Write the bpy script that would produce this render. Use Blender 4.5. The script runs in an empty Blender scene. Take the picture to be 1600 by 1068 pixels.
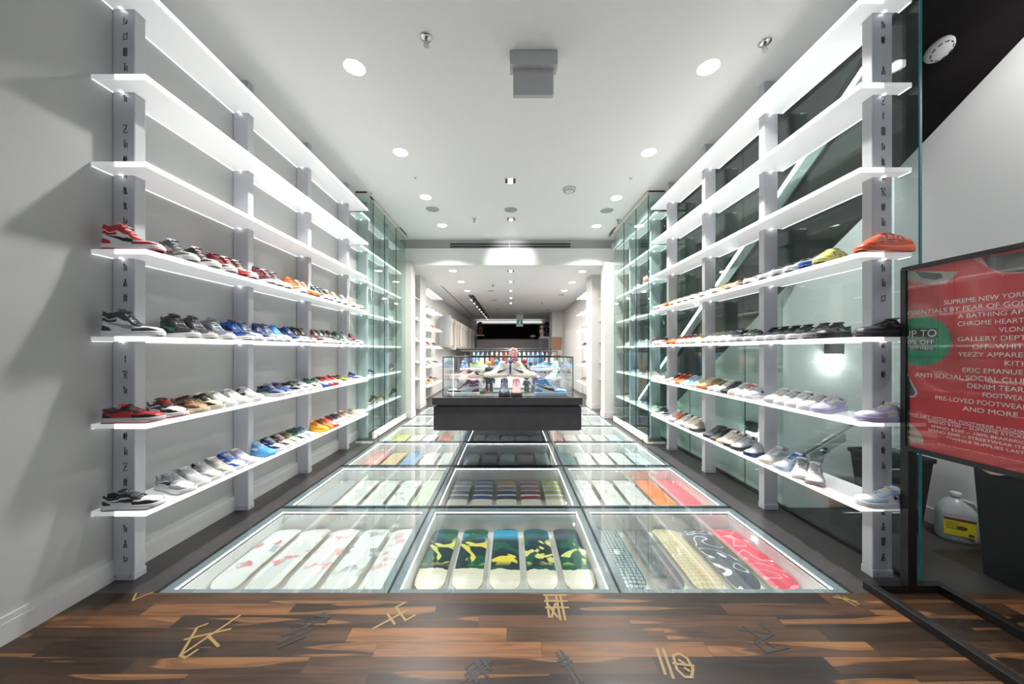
import bpy, math, random
from mathutils import Vector, Matrix
random.seed(7)
R = math.radians
SC = bpy.context.scene
COL = SC.collection
# ------------------------------------------------------------------ camera, world, exposure
F, H = 533.0, 1.4            # focal length in pixels of the 1600 wide frame, eye height
CX, CY = 796.0, 547.0        # vanishing point in that frame
cd = bpy.data.cameras.new('camera'); cam = bpy.data.objects.new('camera', cd); COL.objects.link(cam)
cam.location = (0, 0, H); cam.rotation_euler = (R(90), 0, 0)
cd.sensor_width = 36; cd.lens = F / 1600 * 36; cd.clip_start = .05
cd.shift_x = (800 - CX) / 1600; cd.shift_y = (CY - 534) / 1600
SC.camera = cam
SC.view_settings.view_transform = 'Standard'; SC.view_settings.look = 'None'
SC.view_settings.exposure = 0.12; SC.view_settings.gamma = 1
W = bpy.data.worlds.new('world'); SC.world = W; W.use_nodes = True
W.node_tree.nodes['Background'].inputs[0].default_value = (.80, .88, 1, 1)
W.node_tree.nodes['Background'].inputs[1].default_value = .60
SC.cycles.transparent_max_bounces = 24
SC.cycles.max_bounces = 8; SC.cycles.diffuse_bounces = 5; SC.cycles.glossy_bounces = 4
SC.cycles.sample_clamp_indirect = 6
E_SHELF, E_EDGE, E_LED, E_DISC, P_DOWN, P_REAR = .27, 1.0, 1.0, 14, 38, 8

# ------------------------------------------------------------------ materials
_m = {}
def mat(name, col, rough=.5, metal=0, emit=0, ecol=None, spec=.5):
    if name in _m: return _m[name]
    m = bpy.data.materials.new(name); m.use_nodes = True
    b = m.node_tree.nodes['Principled BSDF']
    b.inputs['Base Color'].default_value = (*col, 1)
    b.inputs['Roughness'].default_value = rough
    b.inputs['Metallic'].default_value = metal
    b.inputs['Specular IOR Level'].default_value = spec
    if emit:
        b.inputs['Emission Color'].default_value = (*(ecol or col), 1)
        b.inputs['Emission Strength'].default_value = emit
    _m[name] = m
    return m
def N(m, t, **kw):
    n = m.node_tree.nodes.new(t)
    for k, v in kw.items():
        if k.startswith('i_'): n.inputs[k[2:].replace('_', ' ')].default_value = v
        else: setattr(n, k, v)
    return n
def Lk(m, a, b): m.node_tree.links.new(a, b)
def math_(m, op, a, b=None, c=None):
    n = m.node_tree.nodes.new('ShaderNodeMath'); n.operation = op
    for k, v in enumerate((a, b, c)):
        if v is None: continue
        if isinstance(v, (int, float)): n.inputs[k].default_value = v
        else: Lk(m, v, n.inputs[k])
    return n.outputs[0]
def ramp(m, fac, stops, interp='LINEAR'):
    n = m.node_tree.nodes.new('ShaderNodeValToRGB'); n.color_ramp.interpolation = interp
    e = n.color_ramp.elements
    while len(e) > 1: e.remove(e[-1])
    e[0].position = stops[0][0]; e[0].color = (*stops[0][1], 1)
    for p, c in stops[1:]:
        x = e.new(p); x.color = (*c, 1)
    Lk(m, fac, n.inputs[0]); return n.outputs[0]
def mix(m, fac, a, b):
    n = m.node_tree.nodes.new('ShaderNodeMix'); n.data_type = 'RGBA'
    for k, v in ((0, fac), (6, a), (7, b)):
        if isinstance(v, (int, float)): n.inputs[k].default_value = v
        elif isinstance(v, tuple): n.inputs[k].default_value = (*v, 1)
        else: Lk(m, v, n.inputs[k])
    return n.outputs[2]
def glass(name, tint, r0=.04, rough=0.0, gl=1.0):
    if name in _m: return _m[name]
    m = bpy.data.materials.new(name); m.use_nodes = True
    nt = m.node_tree; nt.nodes.clear()
    o = N(m, 'ShaderNodeOutputMaterial'); mx = N(m, 'ShaderNodeMixShader')
    tr = N(m, 'ShaderNodeBsdfTransparent'); tr.inputs[0].default_value = (*tint, 1)
    g = N(m, 'ShaderNodeBsdfGlossy'); g.inputs['Roughness'].default_value = rough
    lw = N(m, 'ShaderNodeLayerWeight'); lw.inputs[0].default_value = .5
    p = math_(m, 'POWER', lw.outputs['Facing'], 5.0)
    f = math_(m, 'MULTIPLY_ADD', p, (1 - r0) * gl, r0)
    Lk(m, f, mx.inputs[0]); Lk(m, tr.outputs[0], mx.inputs[1]); Lk(m, g.outputs[0], mx.inputs[2])
    Lk(m, mx.outputs[0], o.inputs[0]); _m[name] = m
    return m
def noisy(name, c1, c2, scale, rough=.5, bump=0, detail=3, rr=None):
    m = mat(name, c1, rough)
    b = m.node_tree.nodes['Principled BSDF']
    tc = N(m, 'ShaderNodeTexCoord'); n = N(m, 'ShaderNodeTexNoise'); n.inputs['Scale'].default_value = scale
    n.inputs['Detail'].default_value = detail
    Lk(m, tc.outputs['Object'], n.inputs['Vector'])
    Lk(m, ramp(m, n.outputs['Fac'], [(.3, c1), (.7, c2)]), b.inputs['Base Color'])
    if bump:
        bp = N(m, 'ShaderNodeBump'); bp.inputs['Strength'].default_value = bump; bp.inputs['Distance'].default_value = .01
        Lk(m, n.outputs['Fac'], bp.inputs['Height']); Lk(m, bp.outputs[0], b.inputs['Normal'])
    return m
wall_m = noisy('wall_paint', (.47, .48, .475), (.50, .51, .505), 1.5, .55)
ceil_m = mat('ceiling_paint', (.85, .85, .84), .7)
trim_m = mat('trim_paint', (.58, .59, .58), .35)
white_m = mat('white_metal', (.51, .52, .545), .35)
rearw_m = mat('rear_paint', (.60, .59, .565), .6)
black_m = mat('black_metal', (.012, .012, .012), .35)
blackp_m = mat('black_plastic', (.022, .022, .024), .5)
soff_m = noisy('soffit_black', (.009, .008, .009), (.014, .012, .013), 3, .9)
soff_m.node_tree.nodes['Principled BSDF'].inputs['Specular IOR Level'].default_value = .05
chrome_m = mat('chrome', (.7, .7, .7), .15, 1)
bulk_m = mat('bulkhead_shade_grey', (.42, .42, .42), .6)  # shade of the recess put into the colour as grey
emit_m = mat('lamp_glow', (1, 1, 1), .5, 0, E_DISC, (1, .98, .95))
led_m = mat('led_glow', (1, 1, 1), .5, 0, E_LED, (.95, .98, 1))
edge_m = mat('shelf_edge_glow', (1, 1, 1), .4, 0, E_EDGE, (.97, .99, 1))
shelf_m = mat('shelf_acrylic', (.88, .88, .88), .3, 0, E_SHELF, (.97, .99, 1))
floorglass_m = glass('floor_glass', (.94, .965, .96), .085)
door_m = glass('door_glass', (.86, .94, .915), .035, gl=.75)
part_m = glass('partition_glass', (.86, .93, .91), .05, gl=.9)
vit_m = glass('vitrine_glass', (.97, .985, .985), .035)
gedge_m = mat('glass_edge', (.03, .22, .22), .15)
dedge_m = mat('dark_glass_edge', (.01, .04, .04), .2)

def wood_floor():
    m = mat('wood_planks', (.1, .05, .02), .33, spec=.35)
    b = m.node_tree.nodes['Principled BSDF']
    tc = N(m, 'ShaderNodeTexCoord'); sp = N(m, 'ShaderNodeSeparateXYZ'); Lk(m, tc.outputs['Object'], sp.inputs[0])
    X, Y = sp.outputs[0], sp.outputs[1]
    PW, PL = .082, .78
    row = math_(m, 'FLOOR', math_(m, 'DIVIDE', Y, PW))
    w1 = N(m, 'ShaderNodeTexWhiteNoise', noise_dimensions='1D'); Lk(m, row, w1.inputs['W'])
    xs = math_(m, 'ADD', math_(m, 'DIVIDE', X, PL), math_(m, 'MULTIPLY', w1.outputs['Value'], 7))
    cell = math_(m, 'FLOOR', xs)
    cb = N(m, 'ShaderNodeCombineXYZ'); Lk(m, row, cb.inputs[0]); Lk(m, cell, cb.inputs[1])
    w2 = N(m, 'ShaderNodeTexWhiteNoise', noise_dimensions='3D'); Lk(m, cb.outputs[0], w2.inputs['Vector'])
    rnd = w2.outputs['Value']
    base = ramp(m, rnd, [(0, (.016, .010, .007)), (.35, (.030, .017, .011)), (.62, (.050, .026, .014)), (.82, (.070, .035, .018)), (.88, (.15, .068, .027)), (1, (.24, .11, .042))])
    gv = N(m, 'ShaderNodeCombineXYZ')
    Lk(m, math_(m, 'ADD', math_(m, 'MULTIPLY', X, 1.3), math_(m, 'MULTIPLY', rnd, 30)), gv.inputs[0])
    Lk(m, math_(m, 'MULTIPLY', Y, 18), gv.inputs[1]); Lk(m, math_(m, 'MULTIPLY', rnd, 55), gv.inputs[2])
    g = N(m, 'ShaderNodeTexNoise'); g.inputs['Scale'].default_value = 2.2; g.inputs['Detail'].default_value = 6; g.inputs['Distortion'].default_value = .6
    Lk(m, gv.outputs[0], g.inputs['Vector'])
    grain = ramp(m, g.outputs['Fac'], [(.3, (.55, .55, .55)), (.6, (1.25, 1.2, 1.15))])
    mm = N(m, 'ShaderNodeMix', data_type='RGBA', blend_type='MULTIPLY'); mm.inputs[0].default_value = 1.0
    Lk(m, base, mm.inputs[6]); Lk(m, grain, mm.inputs[7])
    # sapwood streaks with a wavy edge, more on some boards
    sv = N(m, 'ShaderNodeCombineXYZ'); Lk(m, math_(m, 'ADD', math_(m, 'MULTIPLY', X, .62), math_(m, 'MULTIPLY', rnd, 90)), sv.inputs[0])
    Lk(m, math_(m, 'MULTIPLY', Y, 9), sv.inputs[1]); Lk(m, math_(m, 'MULTIPLY', rnd, 20), sv.inputs[2])
    s = N(m, 'ShaderNodeTexNoise'); s.inputs['Scale'].default_value = 1.6; s.inputs['Detail'].default_value = 1.5
    Lk(m, sv.outputs[0], s.inputs['Vector'])
    sf = ramp(m, s.outputs['Fac'], [(.60, (0, 0, 0)), (.625, (.55, .55, .55)), (.66, (.25, .25, .25)), (.70, (.6, .6, .6))])
    c = mix(m, sf, mm.outputs[2], (.34, .155, .055))
    fy = math_(m, 'FRACT', math_(m, 'DIVIDE', Y, PW)); fx = math_(m, 'FRACT', xs)
    e1 = math_(m, 'LESS_THAN', fy, .018); e2 = math_(m, 'LESS_THAN', fx, .0022)
    c2 = mix(m, math_(m, 'MAXIMUM', e1, e2), c, (.012, .007, .004))
    Lk(m, c2, b.inputs['Base Color'])
    Lk(m, ramp(m, g.outputs['Fac'], [(.2, (.30, .30, .30)), (.8, (.42, .42, .42))]), b.inputs['Roughness'])
    return m
def tile_floor():
    m = mat('slate_tiles', (.045, .042, .042), .38)
    b = m.node_tree.nodes['Principled BSDF']
    tc = N(m, 'ShaderNodeTexCoord'); n = N(m, 'ShaderNodeTexNoise'); n.inputs['Scale'].default_value = 2.5; n.inputs['Detail'].default_value = 8
    Lk(m, tc.outputs['Object'], n.inputs['Vector'])
    c = ramp(m, n.outputs['Fac'], [(.3, (.036, .033, .033)), (.62, (.052, .048, .048)), (.8, (.075, .062, .052))])
    sp = N(m, 'ShaderNodeSeparateXYZ'); Lk(m, tc.outputs['Object'], sp.inputs[0])
    fy = math_(m, 'FRACT', math_(m, 'DIVIDE', math_(m, 'ADD', sp.outputs[1], -2.74), .8))
    Lk(m, mix(m, math_(m, 'LESS_THAN', fy, .006), c, (.01, .01, .01)), b.inputs['Base Color'])
    return m
wood_m, tile_m = wood_floor(), tile_floor()

# ------------------------------------------------------------------ mesh helpers
class MB:
    def __init__(s): s.v, s.f, s.mi = [], [], []
    def add(s, vs, fs, mi=0):
        o = len(s.v); s.v += [tuple(v) for v in vs]; s.f += [tuple(i + o for i in f) for f in fs]; s.mi += [mi] * len(fs); return s
    def box(s, x0, x1, y0, y1, z0, z1, mi=0):
        v = [(x, y, z) for z in (z0, z1) for y in (y0, y1) for x in (x0, x1)]
        return s.add(v, [(0, 2, 3, 1), (4, 5, 7, 6), (0, 1, 5, 4), (2, 6, 7, 3), (0, 4, 6, 2), (1, 3, 7, 5)], mi)
    def tube(s, pts, r, n=8, mi=0, cap=True):
        pts = [Vector(p) for p in pts]; rs = r if isinstance(r, (list, tuple)) else [r] * len(pts)
        rings = []
        for i, p in enumerate(pts):
            d = (pts[min(i + 1, len(pts) - 1)] - pts[max(i - 1, 0)]).normalized()
            a = d.cross(Vector((0, 0, 1)));  a = a if a.length > .05 else d.cross(Vector((1, 0, 0)))
            a.normalize(); b = d.cross(a)
            rings.append([p + (a * math.cos(t) + b * math.sin(t)) * rs[i] for t in (2 * math.pi * k / n for k in range(n))])
        v = [q for rg in rings for q in rg]; f = []
        for i in range(len(pts) - 1):
            for k in range(n):
                f.append((i * n + k, i * n + (k + 1) % n, (i + 1) * n + (k + 1) % n, (i + 1) * n + k))
        if cap: f += [tuple(range(n))[::-1], tuple((len(pts) - 1) * n + k for k in range(n))]
        return s.add(v, f, mi)
    def lathe(s, prof, c=(0, 0, 0), n=24, mi=0, ax=1, ay=1):
        v, f = [], []
        for r, z in prof:
            for k in range(n):
                t = 2 * math.pi * k / n; v.append((c[0] + r * ax * math.cos(t), c[1] + r * ay * math.sin(t), c[2] + z))
        for i in range(len(prof) - 1):
            for k in range(n): f.append((i * n + k, i * n + (k + 1) % n, (i + 1) * n + (k + 1) % n, (i + 1) * n + k))
        f += [tuple(range(n))[::-1], tuple((len(prof) - 1) * n + k for k in range(n))]
        return s.add(v, f, mi)
    def prism(s, poly, a0, a1, axis='y', mi=0):
        n = len(poly); v = []
        for a in (a0, a1):
            for p, q in poly:
                v.append({'x': (a, p, q), 'y': (p, a, q), 'z': (p, q, a)}[axis])
        f = [tuple(range(n)), tuple(range(2 * n - 1, n - 1, -1))] + [(k, (k + 1) % n, n + (k + 1) % n, n + k) for k in range(n)]
        return s.add(v, f, mi)
    def grid(s, fn, nu, nv, mi=0, flip=False):
        v = [fn(i / nu, j / nv) for i in range(nu + 1) for j in range(nv + 1)]
        f = []
        for i in range(nu):
            for j in range(nv):
                a = i * (nv + 1) + j; q = (a, a + 1, a + nv + 2, a + nv + 1); f.append(q[::-1] if flip else q)
        return s.add(v, f, mi)
    def ball(s, c, r, n=12, mi=0, sz=1):
        return s.lathe([(r * math.sin(math.pi * k / n) + 1e-5, -r * sz * math.cos(math.pi * k / n)) for k in range(n + 1)], c, n * 2, mi)
    def mesh(s, name, smooth=False, off=None, fixn=True):
        me = bpy.data.meshes.new(name)
        v = s.v if off is None else [(a - off[0], b - off[1], c - off[2]) for a, b, c in s.v]
        me.from_pydata(v, [], s.f)
        if fixn:
            import bmesh
            bm = bmesh.new(); bm.from_mesh(me); bmesh.ops.recalc_face_normals(bm, faces=bm.faces); bm.to_mesh(me); bm.free()
        if any(s.mi): me.polygons.foreach_set('material_index', s.mi)
        if smooth: me.polygons.foreach_set('use_smooth', [True] * len(me.polygons))
        me.update(); return me
    def build(s, name, m, parent=None, smooth=False, bevel=0, world=True):
        off = wloc(parent) if (parent and world) else None
        me = s.mesh(name, smooth, off)
        for x in (m if isinstance(m, (list, tuple)) else [m]): me.materials.append(x)
        o = bpy.data.objects.new(name, me); COL.objects.link(o)
        if parent: o.parent = parent
        if bevel:
            b = o.modifiers.new('bevel', 'BEVEL'); b.width = bevel; b.segments = 2; b.limit_method = 'ANGLE'
        return o
def wloc(o):
    v = Vector((0, 0, 0))
    while o: v += Vector(o.location); o = o.parent
    return v
def tag(o, label, cat=None, group=None, kind=None):
    o['label'] = label
    if cat: o['category'] = cat
    if group: o['group'] = group
    if kind: o['kind'] = kind
    return o
def thing(name, label, cat, loc=(0, 0, 0), group=None):
    o = bpy.data.objects.new(name, None); COL.objects.link(o); o.location = loc; o.empty_display_size = .05
    return tag(o, label, cat, group)
def struct(name, mb, m, label=None, **k):
    o = mb.build(name, m, **k); o['kind'] = 'structure'
    if label: o['label'] = label
    return o
def fl(px, py, z=0.0):
    Y = F * (H - z) / (py - CY); return ((px - CX) * Y / F, Y)
def ce(px, py, zc):
    Y = F * (zc - H) / (CY - py); return ((px - CX) * Y / F, Y)
def bars(mb, strokes, cx, cy, sx, sy, w, plane, depth0, depth1, rot=0):
    """strokes: polylines in a unit square; drawn as thin raised bars."""
    cr, sr = math.cos(rot), math.sin(rot); kk = 0
    dd = (0, .00012) if plane == 'z' else (-.00012, 0)
    for st in strokes:
        for (ax, ay), (bx, by) in zip(st, st[1:]):
            a = Vector(((ax - .5) * sx, (ay - .5) * sy)); b = Vector(((bx - .5) * sx, (by - .5) * sy))
            d = (b - a); L = d.length
            if L < 1e-6: continue
            d /= L; n = Vector((-d.y, d.x)) * w / 2; a2, b2 = a - d * w * .3, b + d * w * .3
            poly = [a2 + n, b2 + n, b2 - n, a2 - n]
            poly = [(cx + p.x * cr - p.y * sr, cy + p.x * sr + p.y * cr) for p in poly]
            kk += 1; mb.prism(poly, depth0 + dd[0] * kk, depth1 + dd[1] * kk, plane)

ZC, ZR = 3.76, 3.20           # ceiling heights, front and rear
XL, XR, XG = -2.42, 3.43, 2.43
# ------------------------------------------------------------------ setting
struct('floor', MB().box(-2.60, 3.6, -3.0, 1.968, -.1, 0), wood_m, 'dark walnut plank floor of the entrance')
fb = MB()
fb.box(-2.60, -2.055, 1.968, 8.57, -.1, 0); fb.box(1.99, 3.6, 1.968, 8.57, -.1, 0); fb.box(-2.60, 3.6, 8.57, 20.3, -.1, 0)
struct('floor_slate', fb, tile_m, 'dark slate tile floor beside and beyond the glass panels')
struct('floor_subfloor', MB().box(-2.6, 3.6, 1.9, 8.7, -.32, -.26), blackp_m)
ceil = struct('ceiling', MB().box(-2.6, 2.50, -3, 7.35, ZC, ZC + .1), ceil_m, 'white ceiling of the front room')
struct('ceiling_rear', MB().box(-2.7, 3.6, 7.4, 20.3, ZR, ZR + .1), ceil_m, 'lower white ceiling of the rear room')
struct('wall_left', MB().box(-2.60, XL, -3, 7.2, 0, ZC), wall_m, 'long white left wall')
bb = MB(); bb.box(XL, XL + .014, -3, 7.2, 0, .13); bb.box(XL, XL + .020, -3, 7.2, 0, .10)
struct('baseboard_left', bb, trim_m)
struct('wall_right', MB().box(XR, XR + .15, -3, 8, 0, 5.3), mat('wall_right_paint', (.66, .67, .67), .6), 'white wall beyond the glass partition')
struct('baseboard_right', MB().box(XR - .015, XR, -3, 3.04, 0, .12), trim_m)
# bulkhead between front and rear rooms
bk = MB(); bk.box(-2.6, 2.6, 7.30, 7.45, 3.55, ZC)
struct('wall_bulkhead', bk, bulk_m, 'recessed strip above the opening, its shade painted grey')
bw = MB(); bw.box(-2.6, 2.6, 7.22, 7.40, ZR, 3.555)
struct('beam_opening', bw, mat('beam_paint', (.82, .82, .80), .6), 'white beam over the opening')
# piers and niches
for s, xi, xo, x2 in ((-1, -2.03, -2.6, -2.14), (1, 1.97, 2.6, 1.97)):
    side = 'left' if s < 0 else 'right'
    a = MB().box(min(xi, xo), max(xi, xo), 7.06, 7.34, 0, ZR + .02); a.box(min(xi - s * .012, xo), max(xi - s * .012, xo), 7.045, 7.35, 0, .12)
    struct('wall_pier_' + side, a, rearw_m)
    b = MB().box(min(x2, xo), max(x2, xo), 8.17, 8.72, 0, ZR); b.box(min(x2 - s * .012, xo), max(x2 - s * .012, xo), 8.155, 8.735, 0, .12)
    struct('wall_niche_pier_' + side, b, rearw_m)
    xw = -2.42 if s < 0 else 2.42
    c = MB().box(min(xw, xw + s * .18), max(xw, xw + s * .18), 7.34, 20, 0, ZR)
    struct('wall_rear_' + side, c, rearw_m, 'white rear wall, %s side' % side)
    n = thing('niche_shelving', 'shallow open niche with thin shelves in the %s wall past the opening' % side, 'shelves', (xw - s * .15, 7.75, 0), 'niche shelving')
    for z in (.72, 1.12, 1.62, 2.12, 2.62): MB().box(min(xw, xw - s * .27), max(xw, xw - s * .27), 7.34, 8.17, z - .02, z).build('shelf', rearw_m, n)
struct('wall_rear', MB().box(-2.6, 3.6, 20, 20.2, 0, ZR), rearw_m, 'far rear wall')
# right stairwell behind the partition
def zs(X, Y): return 1.95 + 1.105 * (X - 2.48) - .64 * (Y - 3.04)
def zso(Y): return 3.49 - .66 * (Y - 2.27)
so = MB(); so.prism([(-.2, zso(-.2)), (3.04, zso(3.04)), (3.04, zso(3.04) + .06), (-.2, zso(-.2) + .06)], 2.50, 3.6, 'x')
struct('ceiling_stair_soffit', so, soff_m, 'black sloping underside of the staircase')
ss = MB()
ss.prism([(2.35, zs(2.52, 2.35)), (3.04, zs(2.52, 3.04)), (3.095, zs(2.52, 3.095)), (5.9, .12), (5.9, 0.0), (7.4, 0), (7.4, 4.2), (2.35, 4.2)], 2.525, 2.56, 'x')
ss.prism([(2.562, zs(2.562, 3.04) + .003), (3.43, zs(3.43, 3.04) + .003), (3.43, 3.3), (2.562, 3.3)], 3.042, 3.09, 'y')
struct('wall_stair_side', ss, mat('stair_side_dark', (.026, .024, .024), .6), 'dark side of the staircase rising behind the glass')
cp = MB(); cp.prism([(3.092, 0), (5.8, 0), (5.8, .15), (3.092, zs(2.52, 3.092))], 2.49, 2.52, 'x')
# closet front facing the entrance, its top follows the stair
cp.prism([(2.438, 0), (3.43, 0), (3.43, zs(3.43, 3.04)), (2.438, zs(2.438, 3.04))], 3.04, 3.09, 'y')
struct('wall_stair_panels', cp, mat('stair_panel_white', (.80, .83, .82), .35), 'pale panels under the staircase')
sm = MB()
for y in (3.6, 4.15, 4.7): sm.box(2.486, 2.4905, y, y + .008, 0, zs(2.49, y) - .05)
struct('trim_1', sm, blackp_m)
# shaft over the stair so nothing shows through
struct('wall_stairwell_upper', MB().box(2.50, 2.54, -3, 7.4, 3.86, 5.3), soff_m)
struct('wall_stairwell_end', MB().box(2.5, 3.6, -.26, -.2, 3.3, 5.3), soff_m)

# ------------------------------------------------------------------ glass floor display cases
PX = [-2.055, -.707, .647, 1.99]; PY = [1.968 + 1.1 * k for k in range(7)]
tray_m = mat('tray_white', (.82, .82, .80), .5)
frit_m = mat('frame_blue_grey', (.22, .27, .29), .4)
tled_m = mat('tray_led', (1, 1, 1), .5, 0, 6.5, (.95, .98, 1))
joint_m = mat('joint_black', (.008, .008, .008), .4)
ordn = ['first', 'second', 'third', 'fourth', 'fifth', 'sixth', 'seventh', 'eighth', 'ninth', 'tenth', 'eleventh', 'twelfth', 'thirteenth', 'fourteenth', 'fifteenth', 'sixteenth', 'seventeenth', 'eighteenth', 'nineteenth', 'twentieth', 'twenty-first', 'twenty-second', 'twenty-third', 'twenty-fourth', 'twenty-fifth', 'twenty-sixth', 'twenty-seventh', 'twenty-eighth', 'twenty-ninth', 'thirtieth', 'thirty-first', 'thirty-second']
cname = ['left', 'middle', 'right']
cases = {}
for r in range(6):
    for c in range(3):
        x0, x1, y0, y1 = PX[c] + .004, PX[c + 1] - .004, PY[r] + .004, PY[r + 1] - .004
        rw = ['front', 'second', 'third', 'fourth', 'fifth', 'rearmost'][r]
        k = thing('floor_display_case', 'lit glass-topped floor case, %s column, %s row from the entrance' % (cname[c], rw), 'display case', ((x0 + x1) / 2, (y0 + y1) / 2, -.22), 'glass floor display cases')
        b = .052; zb = -.205; t = .006
        ix0, ix1, iy0, iy1 = x0 + b, x1 - b, y0 + b, y1 - b
        tr = MB(); tr.box(ix0, ix1, iy0, iy1, zb - t, zb)
        tr.box(ix0 - t, ix0, iy0, iy1, zb - t, -.022); tr.box(ix1, ix1 + t, iy0, iy1, zb - t, -.022)
        tr.box(ix0 - t, ix1 + t, iy0 - t, iy0, zb - t, -.022); tr.box(ix0 - t, ix1 + t, iy1, iy1 + t, zb - t, -.022)
        tr.build('tray', tray_m, k)
        fr = MB(); fr.box(x0, ix0, y0, y1, -.05, -.016); fr.box(ix1, x1, y0, y1, -.05, -.016); fr.box(ix0, ix1, y0, iy0, -.05, -.016); fr.box(ix0, ix1, iy1, y1, -.05, -.016)
        fr.build('frame', frit_m, k)
        ld = MB(); w = .0045
        ld.box(ix0, ix0 + w, iy0, iy1, -.036, -.026); ld.box(ix1 - w, ix1, iy0, iy1, -.036, -.026); ld.box(ix0, ix1, iy1 - w, iy1, -.036, -.026); ld.box(ix0, ix1, iy0, iy0 + w, -.036, -.026)
        ld.build('led_strip', tled_m, k)
        MB().box(x0, x1, y0, y1, -.014, 0).build('glass_lid', floorglass_m, k)
        cases[(r, c)] = (ix0, ix1, iy0, iy1, zb)
jm = MB()
for x in PX: jm.box(x - .004, x + .004, PY[0], PY[-1], -.05, -.001)
for y in PY: jm.box(PX[0], PX[-1], y - .004, y + .004, -.05, -.001)
struct('trim_2', jm, joint_m)

# skateboard decks
def deck_mesh():
    mb = MB(); L, Wd, T = .775, .205, .011; nu, nv = 30, 8
    def hw(t):
        e = .085 / L
        if t < e: return Wd / 2 * math.sqrt(max(0, 1 - ((e - t) / e) ** 2.2)) 
        if t > 1 - e: return Wd / 2 * math.sqrt(max(0, 1 - ((t - 1 + e) / e) ** 2.2))
        return Wd / 2
    def top(t, s, dz):
        t2 = .5 - .5 * math.cos(math.pi * t)
        d = abs(t2 - .5) * L - .24
        z = -.9 * d * d if d > 0 else 0
        x = (s * 2 - 1) * hw(t2); z -= .35 * x * x
        return (x, (t2 - .5) * L, z * 1.6 + dz)
    mb.grid(lambda a, b: top(a, b, T), nu, nv, 0)
    mb.grid(lambda a, b: top(a, b, 0), nu, nv, 1, True)
    mb.grid(lambda a, b: top(a, 0, T * b), nu, 1, 1); mb.grid(lambda a, b: top(a, 1, T * b), nu, 1, 1, True)
    return mb.mesh('deck', True, fixn=False)
deckme = deck_mesh(); deckme.materials.append(None); deckme.materials.append(None)
ply_m = mat('maple_ply', (.62, .52, .36), .5)
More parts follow.
